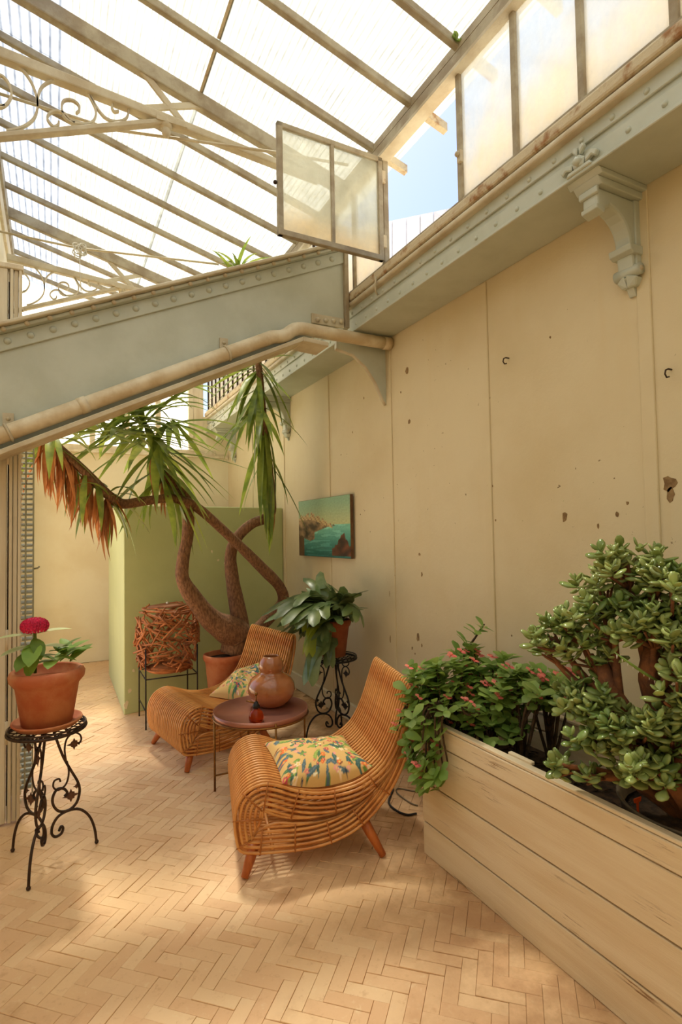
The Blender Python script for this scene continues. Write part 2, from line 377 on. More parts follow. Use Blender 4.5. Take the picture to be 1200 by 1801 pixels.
struct(MB().box((-2.72, YF-.12, 0), (WX+.12, YF, 4.0)).build('wall_front', 'wall_plain'))

# ---- back window band above the back wall
bw = sroot('window_1')
for z0, z1 in ((2.56, 2.64), (3.86, 3.94)): bevel(MB().box((-.42, YB-.01, z0), (1.95, YB+.09, z1)).build('rail', 'cream_wood', bw))
MB().box((-.42, YB-.06, 2.54), (2.1, YB+.06, 2.57)).build('sill', 'cream_wood', bw)
bx = [-.4, .02, .42, .82, 1.2, 1.62]
for i, x in enumerate(bx): bevel(MB().box((x-.03, YB-.02, 2.62), (x+.03, YB+.09, 3.9)).build('mullion', 'cream_wood', bw))
for a_, b_ in zip(bx[:-1], bx[1:]): MB().box((a_+.025, YB+.03, 2.63), (b_-.025, YB+.036, 3.9)).build('pane', 'back_glass', bw)
MB().box((1.64, YB, 2.56), (2.12, YB+.1, 3.1)).build('corner_panel', 'wall_plain', bw)
MB().box((1.635, YB-.012, 2.9), (1.785, YB+.09, 3.94)).build('corner_post', 'cream_wood', bw)
MB().prism([(-.42, YB+.02, 3.9), (1.95, YB+.02, 3.9), (1.95, YB+.02, 3.96), (RX, YB+.02, 4.60)], (0, .008, 0)).build('gable_pane', 'back_glass', bw)

# ---- ceiling: rafters, ridge, panes
ceil = sroot('ceiling')
RY = [2.13+.4185*i for i in range(-10, 14)]; RY = [y for y in RY if YF < y < YB]
PRIN = (3.3855, 5.8965)
for i, y in enumerate(RY):
    prin = abs(y-3.3855) < .1 or abs(y-5.8965) < .1
    wd, hh = (.055, .10) if prin else (.036, .05)
    m = MB()
    x1 = 2.06 if not prin else 1.86
    m.hexa([(RX, y-wd/2, roofz(RX)-hh), (x1, y-wd/2, roofz(x1)-hh), (x1, y+wd/2, roofz(x1)-hh), (RX, y+wd/2, roofz(RX)-hh), (RX, y-wd/2, roofz(RX)), (x1, y-wd/2, roofz(x1)), (x1, y+wd/2, roofz(x1)), (RX, y+wd/2, roofz(RX))])
    bevel(m.build('rafter', 'rafter_paint', ceil), .008, 2)
    if not prin: MB().hexa([(1.90, y-wd*.55, roofz(1.9)-hh*1.05), (2.055, y-wd*.55, roofz(2.055)-hh*1.05), (2.055, y+wd*.55, roofz(2.055)-hh*1.05), (1.90, y+wd*.55, roofz(1.9)-hh*1.05), (1.9, y-wd*.55, roofz(1.9)-.004), (2.055, y-wd*.55, roofz(2.055)-.004), (2.055, y+wd*.55, roofz(2.055)-.004), (1.9, y+wd*.55, roofz(1.9)-.004)]).build('rafter_tail', 'rust', ceil)
    if y < 3.3: # the far slope of the gable, beyond the ridge
        MB().bar((RX, y, roofz(RX)-.025), (-2.65, y, roofz(-2.65)-.025), .036, .05).build('rafter', 'rafter_paint', ceil)
ys = [YF]+RY+[YB]
for a_, b_ in zip(ys[:-1], ys[1:]):
    for x0, x1, mt, dz in ((RX, .06, 'ridge_glass', .018), (.06, .82, 'roof_glass', .010), (.80, 2.0, 'roof_glass', .002)):
        def q(X, Y, e): return (X, Y, roofz(X)+dz+e)
        MB().hexa([q(x0, a_, 0), q(x1, a_, 0), q(x1, b_, 0), q(x0, b_, 0), q(x0, a_, .005), q(x1, a_, .005), q(x1, b_, .005), q(x0, b_, .005)]).build('roof_pane', mt, ceil)
    if b_ < 3.5:
        X0, X1 = -2.65, RX
        MB().hexa([(X, Y, roofz(X-.0001 if X == RX else X)+e) for e in (.004, .009) for X, Y in ((X0, a_), (X1, a_), (X1, b_), (X0, b_))]).build('roof_pane', 'roof_glass', ceil)
    if 2.2 < b_ < 3.6: MB().bar((.81, a_+.02, roofz(.81)+.004), (.81, b_-.02, roofz(.81)+.004), .022, .006).build('glazing_strip', 'rust', ceil)
MB().box((RX-.07, YF, roofz(RX)-.13), (RX+.012, YB, roofz(RX)+.03)).build('ridge_beam', 'rafter_paint', ceil)
bevel(MB().box((-.43, 3.5, 4.28), (-.395, YB, 4.44)).build('wall_plate', 'cream_wood', ceil))
bevel(MB().box((1.80, YF, 3.845), (1.88, YB, 3.925)).build('eaves_beam', 'rafter_paint', ceil), .012, 2)
MB().box((1.79, YF, 3.83), (1.87, YB, 3.848)).build('eaves_flange', 'steel_cream', ceil)
MB().box((1.80, YF, 3.92), (1.84, YB, 3.965)).build('eaves_plate', 'rafter_paint', ceil)

# ---- clerestory: sill, mullions, panes; one casement is open
clw = sroot('window_2')
bevel(MB().box((1.80, YF, 3.095), (1.90, YB, 3.15)).build('sill', 'rust', clw), .012, 2)
bevel(MB().box((1.815, YF, 3.14), (1.89, YB, 3.172)).build('sill', 'rafter_paint', clw), .006)
MY = [-1.92, -1.54, -1.17, -.79, -.42, -.04, .33, .70, 1.07, 1.435, 1.785, 2.165, 2.90, 3.29]+[3.38+.19*i for i in range(1, 22)]
for y in MY:
    t = .03 if y < 3.3 else .014
    bevel(MB().box((1.825, y-t/2, 3.16), (1.865, y+t/2, 3.84)).build('mullion', 'rafter_paint' if y < 3.3 else 'iron_brown', clw), .004)
for a_, b_ in zip(MY[:-1], MY[1:]):
    if abs(a_-2.165) < .01: continue
    MB().box((1.843, a_+.008, 3.165), (1.848, b_-.008, 3.838)).build('pane', 'clear_glass', clw)
lt = MB().box((1.81, 2.135, 3.36), (1.83, 2.16, 3.42)); lt.ball((1.805, 2.15, 3.40), .014); lt.build('latch', 'steel_cream', clw)

# open casement, hinged on the mullion at Y = 2.9 and swung into the room
hin = Vector((1.815, 2.885, 0)); d = onZ(490, 212, 3.845)-hin; d.z = 0; wid = .70; d.normalize()
cs = sroot('window_3'); cs.location = (hin.x, hin.y, 3.18); cs.rotation_euler = (0, 0, math.atan2(d.y, d.x))
for lo, hi in (((0, -.014, 0), (.032, .014, .655)), ((wid-.032, -.014, 0), (wid, .014, .655))): bevel(MB().box(lo, hi).build('stile', 'rafter_paint', cs), .003)
for lo, hi in (((0, -.016, 0), (wid, .016, .034)), ((0, -.014, .625), (wid, .014, .655))): bevel(MB().box(lo, hi).build('rail', 'rafter_paint', cs), .003)
bevel(MB().box((wid/2-.012, -.012, .03), (wid/2+.012, .012, .63)).build('glazing_bar', 'rafter_paint', cs), .003)
for x0, x1 in ((.028, wid/2-.01), (wid/2+.01, wid-.028)): MB().box((x0, -.003, .03), (x1, .002, .63)).build('pane', 'casement_glass', cs)
for z in (.09, .5): MB().box((-.022, -.014, z), (.006, .012, z+.075)).build('hinge', 'rust', cs)
MB().ball((wid+.012, 0, .3), .012).build('knob', 'iron_brown', cs)

# ---- green partition block in front of the back wall
gp = [Vector((.53, 5.08, 0)), Vector((WX-.001, 5.43, 0)), Vector((WX-.001, 6.9, 0)), Vector((.54, 6.66, 0))]
gb = tag(bevel(MB().prism(gp, (0, 0, 1.775)).build('partition_block', 'green_paint'), .006), 'sage green painted partition block with a worn corner in front of the back wall', 'partition')
for k, (px, py, s) in enumerate(((228, 1215, .02), (222, 1240, .03), (384, 985, .012), (373, 970, .014), (395, 990, .008), (235, 1180, .012), (290, 1255, .03))):
    p = onY(px, py, 5.077+.22*(onY(px, py, 5.1).x-.53)); r2 = random.Random(k)
    p += Vector((.22, -1, 0)).normalized()*.001
    rr = [s*r2.uniform(.4, 1) for _ in range(9)]
    MB().prism([p+Vector((.976*math.cos(2*math.pi*i/9)*rr[i], .215*math.cos(2*math.pi*i/9)*rr[i], math.sin(2*math.pi*i/9)*rr[i]*1.4)) for i in range(9)], (-.001, .006, 0)).build('flaked_patch', 'wall_plain', gb)

# ================================================================== STEELWORK
rivet_x = MB().dome((0, 0, 0), (-1, 0, 0), .0125, .010).mesh('rivet', 'steel_paint')
# wall girder carrying the clerestory
wg = thing('steel_girder', (0, 0, 0), 'long sage-grey riveted steel girder along the top of the right wall', 'girder')
bevel(MB().box((1.815, YF, 2.878), (WX-.001, YB-.001, 2.894)).build('bottom_flange', 'steel_paint', wg), .003)
ai = bevel(MB().box((1.83, YF, 2.894), (1.845, YB, 2.968)).build('angle_iron', 'steel_paint', wg), .003)
MB().box((1.848, YF, 2.894), (1.86, YB, 3.08)).build('web', 'steel_paint', wg)
aj = bevel(MB().box((1.836, YF, 3.0), (1.85, YB, 3.06)).build('angle_iron', 'steel_paint', wg), .003)
bevel(MB().box((1.80, YF, 3.055), (WX+.1, YB, 3.085)).build('top_flange', 'steel_cream', wg), .012, 3)
y = .3
while y < YB-.1:
    put('rivet', rivet_x, ai, Matrix.Translation((1.831, y, 2.928)))
    put('rivet', rivet_x, aj, Matrix.Translation((1.837, y+.065, 3.022))); y += .135 if y < 3.6 else .16
MB().tube([(1.79, 2.93, 3.10), (1.785, 2.94, 3.05), (1.80, 2.96, 3.02), (1.83, 2.985, 3.015)], .006, 6).build('hook', 'steel_cream', wg)

# cast iron consoles under the girder
def console(y, label):
    c = thing('wall_console', (WX, y, 2.878), label, 'bracket')
    def pr(poly, wd, name, mt='steel_paint', bv=.004): return bevel(MB().prism([(p[0], -wd/2, p[1]) for p in poly], (0, wd, 0)).build(name, mt, c), bv, 2)
    pr([(-.29, 0), (0, 0), (0, -.022), (-.27, -.022)], .15, 'cap_plate'); pr([(-.275, -.022), (0, -.022), (0, -.05), (-.25, -.05)], .115, 'cap_plate')
    arc = [(-.25, -.05), (-.25, -.12), (-.225, -.135), (-.19, -.118), (-.175, -.105)]
    arc += [(-.19+.128*math.cos(t), -.235+.128*math.sin(t)) for t in [R(75-15*i) for i in range(6)]] + [(-.052, -.31), (-.05, -.33), (0, -.33), (0, -.05)]
    pr(arc, .07, 'scroll_body', bv=.01)
    pr([(-.262, -.05), (-.262, -.075), (-.25, -.08), (-.245, -.05)], .085, 'nose_cap'); pr([(-.258, -.118), (-.255, -.135), (-.215, -.148), (-.205, -.125)], .075, 'nose_foot')
    pr([(-.035, -.05), (0, -.05), (0, -.34), (-.035, -.34)], .085, 'back_rib')
    pr([(-.085, -.24), (-.08, -.265), (-.06, -.275), (0, -.275), (0, -.24)], .10, 'collar')
    m = MB().tube([(-.03, -.055, -.335), (-.03, .055, -.335)], .024, 12); vo = m.build('volute', 'steel_paint', c)
    m = MB().tube([(-.03, -.06, -.335), (-.03, .06, -.335)], .010, 8); m.build('volute_eye', 'steel_cream', vo)
    for s in (-1, 1): bevel(MB().hexa([Vector(v) for v in ((-.06, s*.005, -.35), (0, s*.005, -.35), (0, s*.045, -.365), (-.045, s*.045, -.365), (-.045, s*.0, -.40), (0, s*.0, -.40), (0, s*.03, -.395), (-.03, s*.03, -.395))]).build('pendant_leaf', 'steel_paint', c), .004)
    pr([(-.055, -.36), (-.03, -.39), (-.01, -.43), (0, -.43), (0, -.36)], .03, 'pendant')
    # fleuron on the girder face
    f = MB(); X = -.29
    def petal(pts): f.prism([(X, p[0], p[1]) for p in pts], (-.022, 0, 0))
    petal([(-.06, .012), (.06, .012), (.05, .03), (-.05, .03)]); petal([(-.022, .028), (.022, .028), (.03, .055), (0, .08), (-.03, .055)])
    for s in (-1, 1): petal([(s*.03, .03), (s*.06, .045), (s*.075, .03), (s*.085, .05), (s*.06, .068), (s*.03, .055)][::s]); petal([(s*.006, .075), (s*.028, .10), (s*.02, .118), (s*.002, .105)][::s])
    fo = bevel(f.build('fleuron', 'steel_paint', c), .004); MB().dome((X-.022, 0, .05), (-1, 0, 0), .022, .018, 4).build('fleuron_boss', 'steel_paint', fo)
console(1.445, 'ornate cast-iron wall console with scrolled body and fleuron, upper right of the wall')
console(5.23, 'ornate cast-iron wall console half hidden behind the tall yucca crown')
console(7.1, 'small distant cast-iron wall console in the far corner by the back wall')

# big sloping girder across the room
sg = thing('steel_girder', (0, 3.33, 0), 'big sloping sage-grey plate girder with a row of round rivets crossing the room', 'girder')
X0, X1 = -.75, 1.79
def zt(x): return 2.60+.442*(x+.247)
def zb(x): return 1.915+.492*(x+.247)
def slab(x0, x1, f0, f1, y0, y1): return MB().hexa([(x0, y0, f0(x0)), (x1, y0, f0(x1)), (x1, y1, f0(x1)), (x0, y1, f0(x0)), (x0, y0, f1(x0)), (x1, y0, f1(x1)), (x1, y1, f1(x1)), (x0, y1, f1(x0))])
slab(X0, X1, lambda x: zb(x)+.02, lambda x: zt(x)-.01, 0, .012).build('web', 'steel_paint', sg)
bevel(slab(X0, X1, lambda x: zt(x)-.022, zt, -.085, .09).build('top_flange', 'steel_cream', sg), .006, 2)
bevel(slab(X0, X1, lambda x: zt(x)-.045, lambda x: zt(x)-.022, -.055, .06).build('top_flange', 'steel_paint', sg), .008, 2)
ak = bevel(slab(X0, X1, lambda x: zt(x)-.135, lambda x: zt(x)-.045, -.014, .002).build('angle_iron', 'steel_paint', sg), .003)
bx1 = 1.42
bevel(slab(X0, bx1, zb, lambda x: zb(x)+.03, -.10, .10).build('bottom_flange', 'steel_cream', sg), .004)
zl = zb(bx1)
bevel(MB().hexa([(bx1, -.10, zl), (1.60, -.10, zl-.012), (1.60, .10, zl-.012), (bx1, .10, zl), (bx1, -.10, zl+.03), (1.60, -.10, zl+.018), (1.60, .10, zl+.018), (bx1, .10, zl+.03)]).build('bottom_flange', 'steel_cream', sg), .004)
rv_y = MB().dome((0, 0, 0), (0, -1, 0), .019, .014, 10).mesh('rivet', 'steel_paint'); rv_s = MB().dome((0, 0, 0), (0, -1, -.4), .014, .012, 8).mesh('rivet', 'steel_cream')
x = -.7
while x < 1.75:
    put('rivet', rv_y, ak, Matrix.Translation((x+.485, -.014, zt(x+.485)-.088))) if x+.485 < 1.75 else None
    if x < -.2: put('rivet', rv_y, ak, Matrix.Translation((x, -.014, zt(x)-.088)))
    put('rivet', rv_s, sg, Matrix.Translation((x+.05, -.056, zt(x+.05)-.036))); x += .105
bevel(MB().box((1.765, -.03, 2.90), (1.796, .02, zt(1.8)-.02)).build('end_plate', 'rafter_paint', sg), .004)
m = MB()
for xx, zz in ((1.56, 2.925), (1.62, 2.93), (1.68, 2.935), (1.735, 2.94)): m.dome((xx, -.02, zz), (0, -1, 0), .018, .016, 6)
m.box((1.52, -.014, 2.90), (1.76, .0, 2.965)); m.build('gusset_plate', 'steel_cream', sg)

# curved bracket plate under its end
poly = [onY(x, y, 3.355) for x, y in ((592, 612), (622, 623), (645, 645), (662, 672), (674, 700), (680, 712), (681, 704), (680, 604), (592, 600))]
ab = tag(MB().prism(poly, (0, .03, 0)).build('arch_bracket', 'steel_paint'), 'grey curved steel bracket plate under the sloping girder end at the wall', 'bracket')
MB().tube([p+Vector((0, .015, 0)) for p in poly[:6]], .014, 6).build('edge_rib', 'steel_cream', ab)
MB().tube([poly[2]+Vector((0, .016, 0)), onY(645, 608, 3.371)], .014, 6).build('stiffener', 'steel_paint', ab)

# gutter pipe slung under the girder
def pz(x): return zb(x)+.105
pp = [Vector((x, 3.265, pz(x))) for x in (-.75, -.2, .4, .95, 1.22)]+[Vector((1.30, 3.265, pz(1.27)-.005)), Vector((1.40, 3.27, 2.825)), Vector((1.6, 3.275, 2.828)), Vector((2.06, 3.285, 2.83))]
gpipe = thing('gutter_pipe', (0, 0, 0), 'cream painted gutter pipe strapped along the underside of the sloping girder', 'pipe')
gp_ = MB().tube(spline(pp[:4], 2)+spline(pp[4:], 5), .042, 14).build('pipe', 'pipe_paint', gpipe)
MB().tube([(2.05, 3.285, 2.83), (2.108, 3.285, 2.83)], .0455, 14).build('pipe_elbow', 'pipe_paint', gpipe)
for x in (-.205, .93):
    t = Vector((1, 0, .492)).normalized(); n = Vector((0, 1, 0)); b2 = t.cross(n); c = Vector((x, 3.265, pz(x)))
    m = MB().tube([c+(n*math.cos(a)+b2*math.sin(a))*.045-t*.0 for a in [2*math.pi*i/16 for i in range(16)]], .008, 4, closed=True)
    m.box((x-.03, 3.318, pz(x)+.03), (x+.02, 3.3285, pz(x)+.11)); m.dome((x-.005, 3.318, pz(x)+.08), (0, -1, 0), .012, .014); m.build('pipe_strap', 'steel_cream', gpipe)
MB().tube([Vector((.12, 3.265, pz(.12))), Vector((.16, 3.265, pz(.16)))], .046, 14).build('pipe_joint', 'pipe_paint', gp_)

# ornamental roof trusses
def flatbar(m, pts, y, wd=.010, dp=.022):
    """a flat wrought bar bent in the XZ plane"""
    n = len(pts); vs = []; fs = []
    for i in range(n):
        a, b2 = Vector(pts[max(i-1, 0)]), Vector(pts[min(i+1, n-1)]); t = (b2-a).normalized(); nn = Vector((-t.y, t.x))
        for s, yy in ((-1, -1), (1, -1), (1, 1), (-1, 1)): p = Vector(pts[i])+nn*s*wd/2; vs.append((p.x, y+yy*dp/2, p.y))
    for i in range(n-1):
        for k in range(4): fs.append((4*i+k, 4*i+(k+1) % 4, 4*i+4+(k+1) % 4, 4*i+4+k))
    fs += [(0, 1, 2, 3), (4*n-4, 4*n-3, 4*n-2, 4*n-1)]; m.add(vs, fs, False); return m
def truss(Y, label):
    t = thing('roof_truss', (0, Y, 0), label, 'truss')
    def ch(x): return 4.075-.083*x
    bevel(MB().hexa([(RX, -.03, ch(RX)-.035), (1.62, -.03, ch(1.62)-.03), (1.62, .03, ch(1.62)-.03), (RX, .03, ch(RX)-.035), (RX, -.03, ch(RX)+.03), (1.62, -.03, ch(1.62)+.01), (1.62, .03, ch(1.62)+.01), (RX, .03, ch(RX)+.03)]).build('tie_beam', 'steel_cream', t), .008, 2)
    bevel(MB().bar((-.38, 0, 3.59), (.58, 0, 4.0), .05, .032).build('strut', 'steel_cream', t), .006)
    # cross brace between tie beam and principal
    for a, b2 in (((.44, .0, ch(.44)), (.83, -.01, roofz(.83)-.06)), ((.45, -.012, roofz(.45)-.07), (.72, .0, ch(.72)))): bevel(MB().bar(a, b2, .016, .04).build('cross_brace', 'steel_cream', t), .003)
    # scrolls as seen face on: pixel outline carried to the truss plane
    zoomed = [
        [(20, 355), (90, 385), (150, 440), (195, 510), (222, 590), (225, 660), (205, 715), (160, 755), (100, 780), (40, 790)],
        [(228, 650), (228, 590), (250, 530), (300, 495), (360, 485), (440, 500), (510, 545), (555, 610), (578, 670), (570, 720), (540, 745), (480, 748), (420, 735), (385, 700), (372, 650), (385, 610), (430, 605), (470, 630), (478, 665), (460, 685)],
        [(545, 580), (590, 660), (640, 715), (700, 735), (755, 720), (775, 680), (760, 640), (720, 612), (685, 620), (675, 650), (690, 675), (715, 672)],
        [(300, 745), (285, 715), (300, 685), (340, 672), (385, 685), (420, 720), (450, 745)], [(300, 745), (325, 765), (350, 755), (355, 735)],
        [(-60, 480), (0, 455), (50, 500), (70, 570), (40, 630), (-10, 650), (-60, 620)], [(0, 640), (30, 640)]]
    for z in zoomed:
        pts = []
        for px, py in z:
            p = onY(px*.2917, py*.2917, 3.3855); pts.append(Vector((p.x, 0, p.z)))
        pts = [Vector((p.x, p.z)) for p in spline(pts, 5)]
        flatbar(MB(), pts, 0).build('scroll', 'steel_cream', t)
    m = MB().ball((.60, 0, 3.95), .034, 8, (.8, .8, 1.2)); m.ball((.60, 0, 3.995), .04, 8); m.box((.54, -.035, 3.99), (.72, .035, 4.02)); m.build('finial', 'steel_cream', t)
truss(3.3855, 'cream iron roof truss with big scrollwork, the nearer one at upper left')
truss(5.8965, 'smaller-looking farther iron roof truss with scrolls behind the sloping girder')
tag(MB().tube([onY(0, 165, 3.75), onY(200, 228, 3.55), onY(485, 268, 3.2), onY(612, 290, 3.15)], .009, 6).build('tie_rod', 'steel_cream'), 'thin cream tie rod passing the nearer scrolled truss', 'tie rod')
rodp = [onY(-20, 403, 5.2), onY(140, 437, 5.05), onY(370, 463, 4.8), onY(385, 465, 4.78)]
tag(MB().tube(rodp, .009, 6).build('tie_rod', 'steel_cream'), 'thin farther tie rod with a white string knotted on it', 'tie rod')
k = onY(140, 437, 5.03); m = MB()
for i in range(7):
    r2 = random.Random(i); c = k+Vector((r2.uniform(-.03, .03), 0, r2.uniform(-.06, .01))); m.tube([c+Vector((math.cos(a)*.035*r2.uniform(.6, 1.2), math.sin(a*1.3)*.02, math.sin(a)*.05)) for a in [2*math.pi*j/12 for j in range(12)]], .005, 4, closed=True)
m.tube([k+Vector((0, 0, -.05)), k+Vector((.003, 0, -.2)), k+Vector((.012, 0, -.36))], .0035, 4)
tag(m.build('string_knot', 'white_string'), 'tangled white string knot hanging from the thin tie rod', 'string')

# ================================================================== DOOR AND SHUTTER ON THE LEFT
dr = sroot('door_1'); Yd = 3.46
for x0, x1, y0, y1 in ((-.62, -.225, 0, .05), (-.222, -.216, .015, .05), (-.213, -.198, -.006, .05), (-.195, -.175, .008, .05), (-.172, -.158, -.004, .05)):
    bevel(MB().box((x0, Yd+y0, .012), (x1, Yd+y1, 2.97)).build('stile', 'cream_wood', dr), .004, 2)
for z in (.42, .9, 1.9, 2.5): MB().tube([(-.219, Yd+.002, z), (-.219, Yd+.002, z+.12)], .009, 8).build('hinge', 'cream_wood', dr)
MB().tube([(-.219, Yd+.012, .1), (-.219, Yd+.012, 2.9)], .003, 5).build('bolt_rod', 'iron_brown', dr)
tooth = MB().box((0, -.006, 0), (.008, .03, .012)).mesh('stop', 'cream_wood')
for i in range(60): put('stop', tooth, dr, Matrix.Translation((-.159, Yd+.01, .1+i*.045)))
bevel(MB().box((-.62, Yd-.01, 2.97), (-.15, Yd+.06, 3.0)).build('head', 'cream_wood', dr), .004)
sh = thing('folding_shutter', (-.14, 3.80, 0), 'narrow folded metal louvre shutter with toothed slats behind the cream door stile', 'shutter')
for x in (-.042, -.008, .032): MB().box((x-.004, -.02, .02), (x+.004, .02, 2.75)).build('stile', 'shutter_paint', sh)
MB().box((-.075, 0, .02), (-.045, .02, 2.75)).build('edge_strip', 'shutter_paint', sh)
slat = MB().hexa([(-.015, -.022, 0), (.015, -.022, 0), (.015, .015, .012), (-.015, .015, .012), (-.015, -.022, .006), (.015, -.022, .006), (.015, .015, .018), (-.015, .015, .018)]).mesh('slat', 'shutter_paint')
for x in (-.025, .012):
    for i in range(88): put('slat', slat, sh, Matrix.Translation((x, 0, .05+i*.0305)))
MB().tube([(.03, 0, 1.32), (.055, 0, 1.325), (.065, 0, 1.335)], .006, 6).build('catch', 'shutter_paint', sh)

# neighbour seen through the open casement
nb = thing('neighbouring_building', (6, 8, 0), 'pale grey sheet-clad neighbouring roof seen through the open casement', 'building')
top_ = [onY(x, y, 9.6) for x, y in ((600, 405), (690, 388), (808, 363), (1000, 322))]; bot_ = [onY(x, y, 7.2) for x, y in ((600, 560), (690, 545), (808, 520), (1000, 480))]; o_ = Vector((6, 8, 0))
for k, nn in enumerate((3, 5, 8)):
    for i in range(nn):
        f0, f1 = (i+.02)/nn, (i+.98)/nn; q = [bot_[k].lerp(bot_[k+1], f0)-o_, bot_[k].lerp(bot_[k+1], f1)-o_, top_[k].lerp(top_[k+1], f1)-o_, top_[k].lerp(top_[k+1], f0)-o_]
        MB().prism(q, (0, .02, -.05-.03*(i % 2))).build('roof_sheet', 'neighbour_sheet', nb)
MB().prism([bot_[0]-o_+Vector((0, .1, -.1)), bot_[3]-o_+Vector((0, .1, -.1)), Vector((bot_[3].x, bot_[3].y+.1, 0))-o_, Vector((bot_[0].x, bot_[0].y+.1, 0))-o_], (0, 2.2, 0)).build('wall', 'neighbour_wall', nb)

# ================================================================== RATTAN CHAIRS
PROF = [(-.82, .765), (-.785, .68), (-.735, .54), (-.665, .42), (-.56, .348), (-.46, .324), (-.36, .322), (-.26, .342), (-.17, .378), (-.10, .394), (-.035, .372), (.008, .322), (.024, .25), (.018, .175), (.0, .118),
        (-.06, .10), (-.14, .092), (-.24, .086), (-.34, .088), (-.44, .106), (-.53, .142), (-.61, .20), (-.685, .28), (-.745, .375), (-.79, .48), (-.825, .60), (-.842, .70), (-.842, .755)]
prof = [Vector((p.x, p.y)) for p in spline([Vector((a, b2, 0)) for a, b2 in PROF], 3, closed=True)]
NP = len(prof)
area = sum(prof[i].x*prof[(i+1) % NP].y-prof[(i+1) % NP].x*prof[i].y for i in range(NP)); sgn = 1 if area > 0 else -1
nrm2 = []
for i in range(NP):
    t = (prof[(i+1) % NP]-prof[i-1]).normalized(); nrm2.append(Vector((-t.y, t.x))*sgn)
rad2 = []
for i in range(NP):
    r_ = 1.
    for j in range(NP):
        e = prof[j]-prof[i]; dn = nrm2[i].dot(e)
        if dn > 1e-4 and min((i-j) % NP, (j-i) % NP) > 3: r_ = min(r_, e.length_squared/(2*dn))
    rad2.append(r_)
rad2 = [sum(rad2[(i+k) % NP] for k in range(-2, 3))/5 for i in range(NP)]
def loop(off): return [prof[i]+nrm2[i]*min(off, .9*rad2[i]) for i in range(NP)]
CWD = .62; NC = 22
def cane_mesh(pts, r_, sides=6): return MB().tube([(p.x, 0, p.y) for p in pts], r_, sides, closed=True).mesh('cane', 'cane')
CANE_OUT = cane_mesh(loop(0), .0068); SIDE = [cane_mesh(loop(.022*k), .0066) for k in range(1, 7)]
def chair(origin, heading, label):
    c = thing('rattan_chair', origin, label, 'chair', heading, 'rattan lounge chairs')
    for i in range(NC):
        v = CWD*i/(NC-1); put('cane', CANE_OUT, c, Matrix.Translation((0, v, 0)))
    for side, v in ((0, .004), (1, CWD-.004)):
        for k, me in enumerate(SIDE): put('cane', me, c, Matrix.Translation((0, v, 0)))
        # ties across the nested canes
        mid = loop(.126)
        for i in list(range(6, NP-14, 5)):
            a, b2 = prof[i]-nrm2[i]*.009, mid[i]
            if (b2-a).length < .05: continue
            vv = v+(-.008 if side == 0 else .008); MB().tube([(a.x, vv, a.y), (b2.x, vv, b2.y)], .0034, 5).build('binding', 'cane_tie', c)
    inner = loop(.017)
    for i in (5, 12, 20, 28, 36, 48, 60, 72):
        p = inner[i % NP]; MB().tube([(p.x, .0, p.y), (p.x, CWD, p.y)], .008, 6).build('cross_rod', 'cane', c)
    for x in (-.16, -.3): MB().tube([(x, CWD/2, .12), (x-.02, CWD/2, .30)], .011, 6).build('inner_stay', 'leg_wood', c)
    for u, v, du, dv in ((-.065, .045, .05, -.055), (-.065, CWD-.045, .05, .055), (-.56, .06, -.09, -.07), (-.56, CWD-.06, -.09, .07)):
        zt_ = .125 if u > -.3 else .18
        MB().tube([(u, v, zt_), (u+du*.5, v+dv*.5, zt_/2), (u+du, v+dv, .006)], [.027, .023, .016], 12).build('leg', 'leg_wood', c)
    return c
def chair_at(p, fwd, label):
    f = Vector((fwd[0], fwd[1], 0)).normalized(); wdir = Vector((-f.y, f.x, 0))
    ang_ = math.atan2(f.y, f.x)
    return chair(Vector(p)-wdir*CWD, ang_, label)      # p is the near front corner, the frame starts at the far one
ch1 = chair_at((.730, 2.43, 0), (-.972, .235), 'rattan lounge chair in the foreground with a flowered cushion lying flat on its seat')
ch2 = chair_at((.735, 3.655, 0), (-.985, -.17), 'rattan lounge chair farther back, its cushion leaning against the backrest')

# ------------------------------------------------------------------ printed cushions
def cushion_colors(seed):
    r2 = random.Random(seed); shapes = []
    greens = [(108, 140, 62), (70, 110, 66), (140, 160, 70), (58, 92, 86), (84, 104, 110)]; pinks = [(214, 120, 110), (226, 150, 140), (196, 70, 80), (226, 110, 50), (240, 210, 170)]
    for i in range(120):
        shapes.append((r2.uniform(-1, 1), r2.uniform(-1, 1), r2.uniform(0, math.pi), r2.uniform(.09, .2), r2.uniform(.03, .065), r2.choice(greens), 0))
    for i in range(80):
        shapes.append((r2.uniform(-1, 1), r2.uniform(-1, 1), 0, r2.uniform(.04, .085), 0, r2.choice(pinks), 1))
    for i in range(26): shapes.append((r2.uniform(-1, 1), r2.uniform(-1, 1), r2.uniform(0, 3), r2.uniform(.03, .1), r2.uniform(.012, .02), r2.choice([(50, 60, 80), (120, 60, 40), (240, 226, 190)]), 0))
    def f(x, y):
        c = (214, 172, 104)
        for sx, sy, a, l, wd, col, k in shapes:
            dx, dy = x-sx, y-sy
            if abs(dx) > l or abs(dy) > l: continue
            if k: 
                rr = math.hypot(dx, dy)/(l*(.8+.2*math.cos(5*math.atan2(dy, dx))))
                if rr < 1: c = col if rr > .3 else (236, 196, 90)
            else:
                u_, v_ = dx*math.cos(a)+dy*math.sin(a), -dx*math.sin(a)+dy*math.cos(a); e = abs(u_)/l
                if e < 1 and abs(v_) < wd*(1-e*e): c = col if abs(v_) > wd*.12 else tuple(min(255, q+30) for q in col)
        return lin(c)
    return f
NU = 3*14                                    # profile points from the top of the back to the front foot
arc = [0.]
for i in range(1, NU+1): arc.append(arc[-1]+(prof[i]-prof[i-1]).length)
